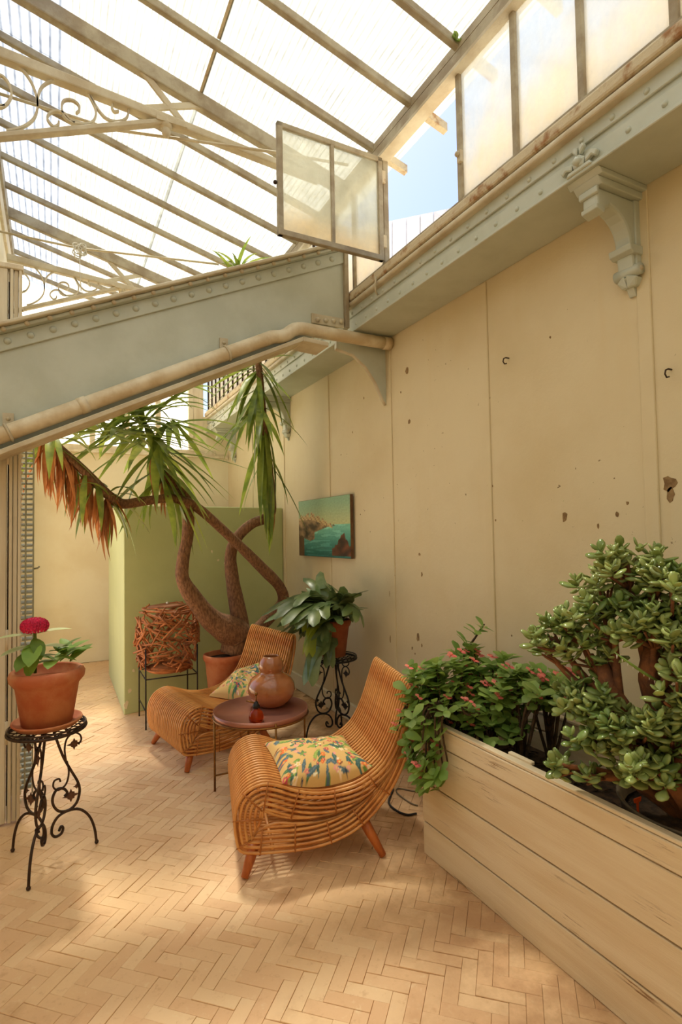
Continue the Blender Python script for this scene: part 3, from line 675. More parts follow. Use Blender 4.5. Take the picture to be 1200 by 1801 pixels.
def on_seat(d_):
    d_ = min(max(d_, 0.), arc[-1]-1e-4); i = max(k for k in range(NU) if arc[k] <= d_); t = (d_-arc[i])/(arc[i+1]-arc[i])
    return prof[i].lerp(prof[i+1], t), -(nrm2[i].lerp(nrm2[i+1], t)).normalized()
def cushion(ch, u_c, v_c, yaw, seed, label, S=.235, T=.06):
    """soft cushion lying on the chair's seat curve: its underside follows the canes, a cane's thickness above them"""
    n = 90; f = cushion_colors(seed); vs = []; cols = []; fs = []
    s_c = next(arc[i] for i in range(NU) if prof[i].x > u_c)
    to_w = Matrix.Translation(ch.location) @ Matrix.Rotation(ch.rotation_euler.z, 4, 'Z'); q, nn = on_seat(s_c); c0 = to_w @ Vector((q.x, v_c, q.y))
    for side in (1, -1):
        for j in range(n+1):
            for i in range(n+1):
                x, y_ = 2*i/n-1, 2*j/n-1
                h = T*(max(0, (1-x**2)*(1-y_**2)))**.42; h *= 1+.06*mnoise.noise(Vector((x*2, y_*2, seed)))
                px, py = S*x*(1-.07*(1-y_*y_)), S*y_*(1-.07*(1-x*x)); a_, b_ = px*math.cos(yaw)-py*math.sin(yaw), px*math.sin(yaw)+py*math.cos(yaw)
                q, nn = on_seat(s_c+a_); q = q+nn*(.0105+(2*h if side == 1 else 0.)); vs.append(tuple(to_w @ Vector((q.x, v_c+b_, q.y))-c0)); cols.append(f(x, y_) if side == 1 else lin((206, 120, 46)))
    N = (n+1)**2
    for s_ in (0, 1):
        for j in range(n):
            for i in range(n):
                a = s_*N+j*(n+1)+i; q = (a, a+1, a+n+2, a+n+1); fs.append(q if s_ == 0 else q[::-1])
    me = bpy.data.meshes.new('cushion'); me.from_pydata(vs, [], fs); me.polygons.foreach_set('use_smooth', [True]*len(fs))
    ca_ = me.color_attributes.new('print', 'FLOAT_COLOR', 'POINT'); flat = []
    for c in cols: flat += [*c, 1.]
    ca_.data.foreach_set('color', flat); me.materials.append(M['cushion_print'])
    o = put('cushion', me, None, Matrix.Translation(c0)); tag(o, label, 'cushion', 'flowered cushions'); return o
cushion(ch1, -.40, .36, R(4), 3, 'yellow flowered cushion lying flat on the front rattan chair')
cushion(ch2, -.60, .33, R(24), 8, 'yellow flowered cushion propped on the rear rattan chair behind the vase', S=.2)
def in_chair(p, ch, m_=.03):
    q = Matrix.Rotation(-ch.rotation_euler.z, 3, 'Z') @ (Vector(p)-ch.location)
    if not (-m_ < q.y < CWD+m_ and -.86-m_ < q.x < .03+m_): return False
    c = Vector((q.x, q.z)); ins = False
    for i in range(NP):
        a, b2 = prof[i], prof[(i+1) % NP]
        if (a.y > c.y) != (b2.y > c.y) and c.x < (b2.x-a.x)*(c.y-a.y)/(b2.y-a.y)+a.x: ins = not ins
    return ins or min((p_-c).length for p_ in prof) < m_
def leaf_pts(it, o): return [it[1] @ v.co + o for v in it[0].vertices]

# ------------------------------------------------------------------ tray table, vase, sprayer
TZ = .42; tc = Vector((1.13, 3.305, 0)); TR = .285
tb = thing('tray_table', tc, 'round copper-brown tray table on thin brass legs between the two chairs', 'table')
MB().lathe([(0, TZ-.012), (TR-.004, TZ-.012), (TR, TZ-.008), (TR+.002, TZ+.022), (TR-.004, TZ+.022), (TR-.008, TZ-.002), (0, TZ-.002)], sides=56).build('tray', 'table_top', tb)
MB().tube([(math.cos(a)*(TR+.002), math.sin(a)*(TR+.002), TZ-.012) for a in [2*math.pi*i/48 for i in range(48)]], .006, 6, closed=True).build('ring', 'brass', tb)
for a in (R(178), R(268), R(-2), R(88)):
    p = Vector((math.cos(a), math.sin(a), 0))*(TR-.0); MB().tube([p+Vector((0, 0, TZ+.01)), p+Vector((0, 0, .0))], .0065, 8).build('leg', 'brass', tb)
for a, b2 in ((R(178), R(-2)), (R(268), R(88))): MB().tube([Vector((math.cos(a), math.sin(a), 0))*TR+Vector((0, 0, .09)), Vector((math.cos(b2), math.sin(b2), 0))*TR+Vector((0, 0, .09))], .005, 6).build('stretcher', 'brass', tb)
p = onZ(478, 1240, TZ)
vz = thing('clay_vase', (p.x, p.y, TZ), 'glazed brown clay vase with bulging neck on the tray table', 'vase')
MB().lathe([(0, .0), (.075, .0), (.105, .02), (.138, .06), (.150, .10), (.145, .14), (.122, .175), (.085, .198), (.070, .208), (.069, .213), (.077, .228), (.080, .25), (.074, .278), (.058, .302), (.050, .31), (.046, .308), (.05, .295), (.056, .24), (.06, .21), (.11, .16), (.12, .08), (.08, .02), (0, .015)], sides=48).build('body', 'vase_clay', vz)
p = onZ(451, 1268, TZ)
sp = thing('plant_mister', (p.x, p.y, TZ-.001), 'small amber glass plant mister with brass pump on the tray table', 'mister')
MB().lathe([(0, 0), (.036, 0), (.042, .01), (.043, .03), (.036, .052), (.022, .066), (.016, .072), (.016, .078), (0, .078)], sides=28).build('bottle', 'amber_glass', sp)
mc = MB().lathe([(.018, .074), (.02, .078), (.02, .094), (.014, .1), (.010, .112), (0, .112)], sides=20).build('collar', 'iron_black', sp)
MB().tube([(0, 0, .11), (0, 0, .15)], .004, 8).ball((0, 0, .155), .010).build('plunger', 'brass', mc)
MB().tube([(0, 0, .102), (-.03, .01, .112), (-.055, .018, .12)], [.006, .005, .003], 8).build('nozzle', 'brass', mc)

# ------------------------------------------------------------------ wrought iron stands
ZM = {'bar': [(285, 785), (310, 850), (350, 940), (400, 1020), (438, 1080), (450, 1130), (430, 1185), (380, 1210), (320, 1200), (286, 1160), (285, 1120), (310, 1090), (350, 1095), (372, 1120), (355, 1135)],
      'scroll1': [(440, 780), (456, 795), (440, 815), (400, 828), (368, 812), (364, 790), (384, 788)],
      'scroll2': [(365, 960), (356, 900), (368, 850), (410, 825), (450, 840), (460, 868), (442, 890)],
      'scroll3': [(370, 960), (382, 1020), (365, 1075), (320, 1095), (288, 1075), (292, 1045), (322, 1040), (330, 1056)],
      'foot': [(322, 1300), (335, 1280), (347, 1292), (335, 1316), (300, 1322), (278, 1300), (285, 1260), (320, 1225), (380, 1212), (450, 1222), (510, 1270), (545, 1340), (560, 1420)]}
def maple(c, r_):
    k = [1, .55, .8, .5, .95, .5, .8, .55]; return MB().prism([Vector(c)+Vector((math.cos(2*math.pi*i/16)*r_*(k[i//2] if i % 2 == 0 else .45), -.0015, math.sin(2*math.pi*i/16)*r_*(k[i//2] if i % 2 == 0 else .45))) for i in range(16)], (0, .003, 0))
def iron_stand(loc, rz, label, mt, group, H=.62, RR=.165):
    s = thing('plant_stand', loc, label, 'plant stand', rz, group); kz = H/665.
    for zz, rr in ((H-.012, .008), (H+.004, .0045)): MB().tube([(math.cos(a)*RR, math.sin(a)*RR, zz) for a in [2*math.pi*i/40 for i in range(40)]], rr, 8, closed=True).build('rim', mt, s)
    for dr_ in (R(45), R(-45)):
        for i in range(-4, 5):
            o_ = i*RR/4.6; h = math.sqrt(RR*RR-o_*o_); d_ = Vector((math.cos(dr_), math.sin(dr_), 0)); n_ = Vector((-d_.y, d_.x, 0))
            MB().tube([n_*o_-d_*h+Vector((0, 0, H-.012)), n_*o_+d_*h+Vector((0, 0, H-.012))], .0028, 5).build('lattice_rod', mt, s)
    for k in range(3):
        rot = Matrix.Rotation(2*math.pi*k/3, 4, 'Z')
        for nm, z in ZM.items():
            pts = spline([Vector(((x-250)*.00071, 0, (1427-y)*kz)) for x, y in z], 4)
            rr = .0065 if nm in ('bar', 'foot') else .0045
            o = MB().tube(pts, rr, 6).build('leg' if nm == 'foot' else ('upright' if nm == 'bar' else 'scroll'), mt, s); o.matrix_local = rot; L = o
        for x, y, r_ in ((415, 882, .036), (395, 1140, .040), (432, 1100, .018)):
            o = maple(((x-250)*.00071, 0, (1427-y)*kz), r_).build('iron_leaf', 'rust_leaf' if mt == 'iron_brown' else mt, s); o.matrix_local = rot
        MB().ball(((560-250)*.00071, 0, .010), .010).build('foot_knob', mt, L)
    return s
iron_stand((-.025, 3.0, 0), R(12), 'tall brown wrought-iron scroll stand at left carrying the pink-flowered pot', 'iron_brown', 'wrought iron plant stands', .62)
iron_stand((1.83, 3.70, 0), R(50), 'black wrought-iron scroll stand against the right wall carrying the staghorn fern', 'iron_black', 'wrought iron plant stands', .60)

# ------------------------------------------------------------------ leaf meshes
def strap(L, W, elev, droop, n=7, base=.35, mt='yucca_leaf', fold=.25, maxpos=.35, wave=0.):
    """strap leaf growing along +X; starts at elevation elev and bends down by droop (radians over its length)"""
    vs = []; fs = []; p = Vector((0, 0, 0)); e = elev
    for i in range(n+1):
        t = i/n; w_ = W*.5*(base+(1-base)*min(1, t/maxpos)) if t < maxpos else W*.5*max(0., 1-((t-maxpos)/(1-maxpos))**1.6)
        up_ = Vector((-math.sin(e), 0, math.cos(e)))
        vs += [p+Vector((0, w_, 0))+up_*w_*fold, p+up_*0, p+Vector((0, -w_, 0))+up_*w_*fold]
        p = p+Vector((math.cos(e), 0, math.sin(e)))*(L/n); e -= droop/n*(1+wave*math.sin(t*9))
    for i in range(n): a = 3*i; fs += [(a, a+1, a+4, a+3), (a+1, a+2, a+5, a+4)]
    m = MB(); m.add(vs, fs, True); me = m.mesh('leaf', mt, False); return me
def pot_prof(rb, rt_, h, rim=.03, th=.012):
    return [(0, 0), (rb, 0), (rb+(rt_-rb)*.9, h-rim*1.2), (rt_+.006, h-rim), (rt_+.014, h-rim*.5), (rt_+.010, h-.004), (rt_, h), (rt_-th, h-.004), (rt_-th-.004, h-.05), (0, h-.05)]
def fatleaf(L, W, T, mt, n=4):
    m = MB(); vs = []; fs = []; seg = 6
    for i in range(n+1):
        t = i/n; s_ = max(.08, math.sin(math.pi*min(1, t*.90+.04))**.6*(.35+.65*min(1, t/.6)))
        for k in range(seg):
            a = 2*math.pi*k/seg; vs.append((t*L, math.cos(a)*W/2*s_, math.sin(a)*T/2*s_+.12*L*t*t))
    for i in range(n):
        for k in range(seg): k2 = (k+1) % seg; fs.append((i*seg+k, i*seg+k2, (i+1)*seg+k2, (i+1)*seg+k))
    fs += [tuple(range(seg))[::-1], tuple(range(n*seg, (n+1)*seg))]
    return m.add(vs, fs, True).mesh('leaf', mt)
def flatleaf(L, W, mt, maxpos=.65, curl=.25, n=5, base=.1):
    m = MB(); vs = []; fs = []
    for i in range(n+1):
        t = i/n; s_ = (base+(1-base)*math.sin(math.pi/2*min(1, t/maxpos))) if t < maxpos else math.cos(math.pi/2*(t-maxpos)/(1-maxpos))**.6 if t < 1 else .05
        w_ = W/2*s_; z = -curl*L*t*t; vs += [(t*L, w_, z+.18*w_), (t*L, 0, z), (t*L, -w_, z+.18*w_)]
    for i in range(n): a = 3*i; fs += [(a, a+1, a+4, a+3), (a+1, a+2, a+5, a+4)]
    return m.add(vs, fs, True).mesh('leaf', mt, False)

# ------------------------------------------------------------------ yucca
yc = Vector((1.27, 4.62, 0))
yu = thing('potted_yucca', yc, 'old three-headed yucca with bare winding trunks in a terracotta pot by the green partition', 'plant')
po = MB().lathe(pot_prof(.115, .165, .52, .05), sides=36).build('pot', 'terracotta', yu); MB().lathe([(0, .485), (.15, .48)], sides=24).build('soil', 'soil', po)
def stem(pix, rads, name='trunk', sides=10, mt='bark'):
    pts = spline([onY(x, y, Y)-yc for x, y, Y in pix], 6); n = len(pts); k = len(rads)-1; rr = []
    for i in range(n):
        t = i/(n-1)*k; a = min(int(t), k-1); rr.append((rads[a]+(rads[a+1]-rads[a])*(t-a))*(1+.08*mnoise.noise(pts[i]*9)))
    MB().tube(pts, rr, sides).build(name, mt, yu); return [p+yc for p in pts]
stem([(408, 1152, 4.62), (418, 1120, 4.62), (400, 1107, 4.58), (372, 1090, 4.55), (345, 1058, 4.52), (322, 1020, 4.5), (322, 985, 4.5), (330, 940, 4.5), (331, 895, 4.5), (322, 862, 4.5), (305, 845, 4.48), (287, 838, 4.46)], [.10, .135, .12, .09, .07, .056, .05, .048, .046, .044, .046, .05])
stem([(425, 1110, 4.66), (418, 1070, 4.68), (409, 1020, 4.7), (406, 975, 4.7), (418, 945, 4.68), (442, 922, 4.66), (472, 908, 4.64), (478, 880, 4.64), (470, 800, 4.62), (462, 720, 4.6), (456, 650, 4.58), (445, 570, 4.55), (430, 490, 4.5)], [.075, .07, .058, .05, .046, .044, .044, .04, .036, .032, .03, .026, .02])
stem([(430, 1130, 4.7), (470, 1090, 4.75), (497, 1060, 4.72), (492, 1032, 4.66), (462, 1000, 4.6), (430, 968, 4.55), (390, 930, 4.5), (350, 895, 4.45), (320, 880, 4.4), (290, 877, 4.36), (250, 882, 4.3), (215, 886, 4.26), (192, 872, 4.22), (150, 830, 4.2), (90, 775, 4.2)], [.06, .055, .05, .05, .047, .043, .04, .038, .036, .034, .036, .036, .034, .032, .028])
r3 = random.Random(11); items = []; dead = []
EL = [R(e) for e in (70, 45, 20, -5, -30, -55, -78)]
GREEN = {(i, v): strap([.62, .52][v], .066, e, [.9, 1.5][v] if e > 0 else [.5, .8][v], mt='yucca_leaf') for i, e in enumerate(EL) for v in (0, 1)}
LONG = {(i, v): strap([.8, .68][v], .064, e, [.8, 1.3][v] if e > 0 else [.3, .5][v], mt='yucca_leaf') for i, e in enumerate(EL) for v in (0, 1)}
DEAD = {(i, v): strap([.42, .34][v], .036, e, [.5, .3][v], mt='yucca_dead', fold=.6) for i, e in enumerate(EL) for v in (0, 1)}
def head(p, n, els, tbl, out, azs=None, sc=(.8, 1.1)):
    for i in range(n):
        k = r3.choice(els); az = r3.uniform(0, 2*math.pi) if not azs else r3.uniform(*azs)
        out.append((tbl[(k, r3.randrange(2))], Matrix.Translation(p-yc+Vector((r3.uniform(-.02, .02), r3.uniform(-.02, .02), r3.uniform(-.04, .04)))) @ Matrix.Rotation(az, 4, 'Z') @ Matrix.Scale(r3.uniform(*sc), 4)))
# left head: dead thatch hanging below a tuft
for t, (x, y, Y) in enumerate(((190, 870, 4.22), (170, 850, 4.21), (150, 830, 4.2), (125, 805, 4.2), (105, 788, 4.2), (90, 775, 4.2), (80, 768, 4.2))):
    p = onY(x, y, Y); head(p, 11, (5, 6, 6, 6), DEAD, dead); 
    if t < 4: head(p, 3, (5, 6), GREEN, items, sc=(.55, .8))
head(onY(85, 765, 4.18), 14, (1, 2, 3, 4), GREEN, items, sc=(.6, .9)); head(onY(190, 865, 4.2), 7, (1, 2, 4), GREEN, items, sc=(.5, .8))
# middle head
for x, y, n, els in ((284, 832, 12, (4, 5)), (272, 800, 16, (3, 4, 5)), (262, 770, 22, (2, 3, 3, 4)), (255, 745, 26, (1, 2, 3, 4)), (250, 715, 24, (0, 1, 1, 2, 3))): head(onY(x, y, 4.44), n, els, LONG if y < 810 else GREEN, items, sc=(.8, 1.15))
for x, y, n in ((215, 748, 22), (185, 765, 16), (300, 745, 10)): head(onY(x, y, 4.4), n, (1, 2, 3, 3, 4), LONG, items, sc=(.7, 1.0))
for x, y in ((286, 835), (276, 812), (270, 795)): head(onY(x, y, 4.45), 7, (6, 6, 5), DEAD, dead, sc=(.7, 1))
# right head, a long drooping crown
for x, y, n, els in ((474, 850, 5, (6,)), (470, 800, 12, (5, 6, 6)), (466, 760, 17, (5, 6, 6)), (462, 720, 20, (4, 5, 6)), (458, 680, 20, (4, 5, 5, 6)), (455, 645, 22, (3, 4, 5)), (447, 590, 10, (2, 3)), (438, 530, 8, (1, 2)), (430, 495, 8, (0, 0, 1, 1))): head(onY(x, y, 4.6), n, els, LONG if y > 600 else GREEN, items, azs=None, sc=(.72, 1.0) if y > 600 else (.5, .75))
head(onY(418, 486, 4.5), 9, (0, 0, 1), GREEN, items, sc=(.45, .62)); head(onY(478, 872, 4.64), 6, (6,), DEAD, dead, sc=(.6, .9))
items = [it for it in items if not (it[1].translation.x+yc.x > 1.5 and abs(it[1].to_euler().z) < .5 and rnd.random() < .7)]
def clear_of_walls(it):
    return all(-.40 < p.x < WX-.03 and not (p.y > 5.0 and p.z < 1.9) and not (p.y > YB-.1) and not (p.y < 3.5 and p.z > zb(p.x)-.1) and not (p.x > 1.76 and p.z > 2.84) and not in_chair(p, ch2) for p in leaf_pts(it, yc))
items = [it for it in items if clear_of_walls(it)]; dead = [it for it in dead if clear_of_walls(it)]
scatter('leaf', items, yu, 'yucca_leaf'); scatter('dry_leaf', dead, yu, 'yucca_dead')
print('yucca leaves', len(items), len(dead))

# ------------------------------------------------------------------ staghorn fern on the black stand
sc_ = Vector((1.83, 3.70, .606))
sf = thing('potted_staghorn_fern', sc_, 'staghorn fern with broad forked fronds in a terracotta pot on the black stand', 'plant')
po = MB().lathe(pot_prof(.085, .118, .265, .045), sides=36).build('pot', 'terracotta_dark', sf); MB().lathe([(0, .225), (.1, .22)], sides=20).build('soil', 'soil', po)
def frond(L, W, elev, droop, mt, fork=2, n=8):
    m = MB()
    def ribbon(p, e, yaw, L_, w0, w1, dr, n_):
        vs = []; fs = []; p = p.copy()
        for i in range(n_+1):
            t = i/n_; w_ = (w0+(w1-w0)*math.sin(math.pi*.5*min(1, t*1.3)))*(1 if t < .75 else max(.12, 1-((t-.75)/.25)**2)); d_ = Vector((math.cos(e)*math.cos(yaw), math.cos(e)*math.sin(yaw), math.sin(e))); sd = Vector((-math.sin(yaw), math.cos(yaw), 0)); u_ = d_.cross(sd)
            vs += [p+sd*w_/2-u_*w_*.1, p, p-sd*w_/2-u_*w_*.1]; p = p+d_*(L_/n_); e -= dr/n_
        for i in range(n_): a = 3*i; fs += [(a, a+1, a+4, a+3), (a+1, a+2, a+5, a+4)]
        m.add(vs, fs, True); return p, e
    p, e = ribbon(Vector((0, 0, 0)), elev, 0, L*.6, W*.3, W, droop*.65, n); p = p-Vector((math.cos(e), 0, math.sin(e)))*L*.24
    for k in range(fork): yw = (k-(fork-1)/2)*.7; ribbon(p, e, yw, L*.5, W*.75, W*.42, droop*.5, 6)
    return m.mesh('frond', mt, False)
EF = [R(e) for e in (75, 50, 25, 0, -30)]
FR = {(i, v): frond([.46, .40, .50][v], [.165, .145, .12][v], e, [.9, 1.7, .6][v] if e > .2 else [.7, 1.1, .5][v], 'staghorn_leaf', [2, 3, 2][v]) for i, e in enumerate(EF) for v in (0, 1, 2)}
FY = [frond(.42, .12, R(10), 1.5, 'staghorn_young', 3), frond(.34, .11, R(20), 1.0, 'staghorn_young', 2)]
r4 = random.Random(5)
for i in range(40):
    k = r4.choice((0, 0, 0, 1, 1, 1, 2, 2, 3)); az = r4.uniform(0, 2*math.pi)
    if math.cos(az) > (.55 if k > 1 else .85): az += math.pi            # keep clear of the wall
    a0 = r4.uniform(0, 6.3); put('frond', FR[(k, r4.randrange(3))], sf, Matrix.Translation((math.cos(a0)*.06, math.sin(a0)*.06, .24+r4.uniform(0, .06))) @ Matrix.Rotation(az, 4, 'Z') @ Matrix.Rotation(r4.uniform(-.8, .8), 4, 'X') @ Matrix.Scale(r4.uniform(.65, 1.02) if math.cos(az) < .3 else r4.uniform(.5, .75), 4))
for az, L_, z in ((R(208), 1.2, .30), (R(200), 1.35, .33), (R(190), 1.3, .36), (R(184), 1.15, .39), (R(222), 1.2, .32), (R(232), 1.0, .35), (R(196), .95, .42), (R(215), 1.2, .25), (R(245), .8, .22)): put('frond', FR[(2 if z > .26 else 4, 0)], sf, Matrix.Translation((-.04, 0, z)) @ Matrix.Rotation(az, 4, 'Z') @ Matrix.Scale(L_, 4))
put('young_frond', FY[0], sf, Matrix.Translation((-.06, -.04, .25)) @ Matrix.Rotation(R(208), 4, 'Z') @ Matrix.Scale(1.0, 4)); put('young_frond', FY[1], sf, Matrix.Translation((-.06, -.02, .28)) @ Matrix.Rotation(R(198), 4, 'Z'))

def frond_hits(o): return any(p.x > WX-.02 or in_chair(p, ch2, .012) or p.z < .03 for p in leaf_pts((o.data, o.matrix_basis), sc_))
for o in [o for o in sf.children if 'frond' in o.name]:      # a frond that would touch wall or chair is turned until it hangs free
    base = o.matrix_basis.copy(); pos = base.translation.copy()
    for k in range(60):
        if not frond_hits(o): break
        t = base.copy(); t.translation = (0, 0, 0)
        o.matrix_basis = Matrix.Translation(pos+Vector((0, 0, .0015*k))) @ Matrix.Rotation(r4.uniform(-.35, .35)*(1+k/20), 4, 'Z') @ t @ Matrix.Rotation(-r4.uniform(0, .02)*k, 4, 'Y') @ Matrix.Scale(1-.004*k, 4)
    else: bpy.data.objects.remove(o)

# ------------------------------------------------------------------ hydrangea on the brown stand
hc = Vector((-.025, 3.0, .626))
hy = thing('potted_hydrangea', hc, 'pink hydrangea in a terracotta pot and saucer on the brown iron stand', 'plant')
MB().lathe([(0, 0), (.13, 0), (.152, .022), (.150, .028), (.142, .026), (.125, .012), (0, .012)], sides=40).build('saucer', 'terracotta', hy)
MB().lathe([(r_, z+.012) for r_, z in [(0, 0), (.108, 0), (.136, .175), (.146, .188), (.160, .205), (.163, .228), (.155, .246), (.140, .25), (.132, .244), (.128, .2), (0, .19)]], sides=48).build('pot', 'terracotta', hy)
MB().lathe([(0, .205), (.128, .203)], sides=24).build('soil', 'soil', hy)
hs = [onY(62, 1165, 3.0)-hc, onY(62, 1130, 3.0)-hc, onY(61, 1108, 3.0)-hc]
MB().tube([hs[0]-Vector((0, 0, .05))]+hs, .007, 8).build('stem', 'hydrangea_leaf', hy)
HL = [flatleaf(.15, .085, 'hydrangea_leaf', .45, .25, 6), flatleaf(.12, .065, 'hydrangea_leaf', .45, .3, 6)]; HP = flatleaf(.15, .075, 'hydrangea_pale', .45, .12, 6)
r5 = random.Random(2)
for x, y, az, el, me in ((60, 1118, 190, 8, HP), (64, 1115, 5, 10, HP), (60, 1135, 205, -4, HP), (64, 1138, -20, 4, HP), (62, 1130, 260, -20, HL[0]), (60, 1122, 290, -30, HL[1]), (63, 1150, 250, -30, HL[1]), (62, 1145, 240, -10, HL[0])):
    p = onY(x, y, 3.0)-hc; put('leaf', me, hy, Matrix.Translation(p) @ Matrix.Rotation(R(az), 4, 'Z') @ Matrix.Rotation(R(-el), 4, 'Y'))
for i in range(18):
    p = onY(r5.uniform(85, 125), r5.uniform(1140, 1165), 2.98+r5.uniform(-.05, .05))-hc; put('leaf', HL[i % 2], hy, Matrix.Translation(p) @ Matrix.Rotation(r5.uniform(0, 6.3), 4, 'Z') @ Matrix.Rotation(R(-r5.uniform(5, 50)), 4, 'Y') @ Matrix.Scale(r5.uniform(.6, .95), 4))
m = MB()
for i in range(4):
    a = i*math.pi/2; m.add([(0, 0, 0), (math.cos(a-.6)*.011, math.sin(a-.6)*.011, .003), (math.cos(a)*.016, math.sin(a)*.016, .001), (math.cos(a+.6)*.011, math.sin(a+.6)*.011, .003)], [(0, 1, 2, 3)])
fl = m.mesh('floret', 'hydrangea_petal', False); fc = onY(61, 1101, 3.0)-hc
for i in range(120):
    z = 1-1.55*(i+.5)/120; a = i*2.39996; rr = math.sqrt(max(0, 1-z*z)); n_ = Vector((rr*math.cos(a), rr*math.sin(a), z)); put('floret', fl, hy, place(fc+Vector((n_.x*.058, n_.y*.058, n_.z*.036)), n_.orthogonal(), n_, 1.0))

# ------------------------------------------------------------------ twig lantern on a black wire frame
lc = Vector((.84, 4.80, 0))
ws = thing('wire_stand', lc, 'square black wire stand under the twig lantern', 'stand')
for sx in (-1, 1):
    for sy in (-1, 1): MB().tube([(sx*.2, sy*.19, 0), (sx*.2, sy*.19, .62)], .006, 6).build('leg', 'iron_black', ws)
for z in (.385, .14):
    for a, b2 in (((-.2, -.19), (.2, -.19)), ((.2, -.19), (.2, .19)), ((.2, .19), (-.2, .19)), ((-.2, .19), (-.2, -.19))): MB().tube([(*a, z), (*b2, z)], .005, 6).build('rail', 'iron_black', ws) if z > .2 or a[0] == b2[0] else None
tl_ = thing('twig_lantern', (lc.x, lc.y, .39), 'barrel-shaped lantern woven from short brown twigs on a black wire stand', 'lantern')
TW = [MB().tube([(-L_/2, 0, 0), (0, 0, L_*b2), (L_/2, 0, 0)], [.0072, .0085, .0065], 6).mesh('twig', 'twig') for L_, b2 in ((.13, .04), (.16, -.03), (.2, .05), (.11, 0))]
r6 = random.Random(4)
def barrel(z): return .258*math.sqrt(max(.0, 1-.66*abs(2*z/.56-1)**2.2))
for i in range(290):
    z = r6.uniform(.02, .54); a = r6.uniform(0, 2*math.pi); lay = i % 3; rr = barrel(z)-.010*lay-.004*r6.random()
    til = r6.uniform(-1.15, 1.15) if .07 < z < .48 else r6.uniform(-.15, .15)
    rad = Vector((math.cos(a), math.sin(a), 0)); tan = Vector((-rad.y, rad.x, 0)); d_ = tan*math.cos(til)+Vector((0, 0, 1))*math.sin(til)
    put('twig', TW[r6.randrange(4)], tl_, place(rad*rr+Vector((0, 0, z)), d_, -rad, r6.uniform(.8, 1.1)))
MB().lathe([(0, .01), (.15, .01), (.19, .04)], sides=20).build('base_mat', 'twig', tl_); ld = MB().lathe([(.165, .535), (.08, .55), (0, .55)], sides=20).build('lid', 'twig', tl_)
MB().ball((.0, .0, .558), .012).build('knob', 'white_string', ld)

# ------------------------------------------------------------------ painting
PA = [onX(525, 882, 2.08), onX(615, 870, 2.08), onX(618, 982, 2.08), onX(527, 977, 2.08)]
y1, y0 = (PA[0].y+PA[3].y)/2, (PA[1].y+PA[2].y)/2; z1, z0 = (PA[0].z+PA[1].z)/2, (PA[2].z+PA[3].z)/2
pt_ = thing('painting', (2.08, (y0+y1)/2, z0), 'unframed oil painting of a rocky turquoise bay with clifftop houses on the wall', 'painting')
def nz(x, y, s, k=0): return mnoise.noise(Vector((x*s, y*s, k)))
def art(u, v):          # u left-right, v bottom-top
    c = (150, 190, 160) if v > .6 else (70, 160, 150)
    skyc = tuple(a+(b2-a)*min(1, max(0, (v-.53)/.4)) for a, b2 in zip((196, 196, 140), (140, 176, 140)))
    sea = tuple(a+(b2-a)*min(1, max(0, v/.5+.12*nz(u*.4, v*3, 6))) for a, b2 in zip((14, 84, 78), (120, 190, 165)))
    c = skyc if v > .545 else sea
    if v < .545 and nz(u*.5, v*3.5, 9, 2) > .22: c = tuple(min(255, q+28) for q in c)
    top = .66-.16*max(0, u-.3)/.4 if u < .7 else .5+.04*(.9-u)/.2
    bot = (.3+.05*nz(u, 0, 6) if u < .34 else .42+.1*min(1, (u-.34)/.3)) if u < .74 else .535
    if u < .9 and bot < v < top+.02*nz(u, 0, 30): c = (lambda k: tuple(a+(b2-a)*k for a, b2 in zip((72, 58, 40), (186, 150, 104))))(min(1, max(0, .45+.9*nz(u, v, 9)+.3*nz(u, v, 26))))
    hh = top+.10*max(0, 1-abs(u-.28)/.5)*(1 if (int(u*26)*7919) % 3 else .4)+.04*((int(u*40)*31) % 3)/3
    if u < .70 and top-.02 < v < hh: c = (206, 178, 124) if (int(u*40)+int(v*30)) % 3 else (160, 124, 84)
    if u < .12 and v < .36+.05*nz(u, v, 12): c = (96, 66, 40)
    rk = .38-1.4*abs(u-.87)+.08*nz(u, 0, 24)+.1*max(0, .1-abs(u-.83))*5*.2
    if u > .68 and v < rk and v > .03: c = (lambda k: tuple(a+(b2-a)*k for a, b2 in zip((46, 30, 20), (140, 76, 44))))(min(1, max(0, .45+.9*nz(u, v, 10, 5))))
    n_ = .07*nz(u, v, 40, 8); return lin(tuple(min(255, max(0, q*(1+n_))) for q in c))
nu, nv = 130, 80; vs_, fs_, cl = [], [], []
for j in range(nv+1):
    for i in range(nu+1):
        u, v = i/nu, j/nv; vs_.append((0, (y1-y0)*(.5-u), (z1-z0)*v)); cl += [*art(u, v), 1.]
for j in range(nv):
    for i in range(nu): a = j*(nu+1)+i; fs_.append((a, a+1, a+nu+2, a+nu+1))
me = bpy.data.meshes.new('paint_surface'); me.from_pydata(vs_, [], fs_); me.color_attributes.new('print', 'FLOAT_COLOR', 'POINT').data.foreach_set('color', cl); me.materials.append(M['oil_paint']); put('paint_surface', me, pt_)
MB().box((.001, -(y1-y0)/2-.002, -.002), (.026, (y1-y0)/2+.002, z1-z0+.002)).build('canvas', 'canvas_edge', pt_)

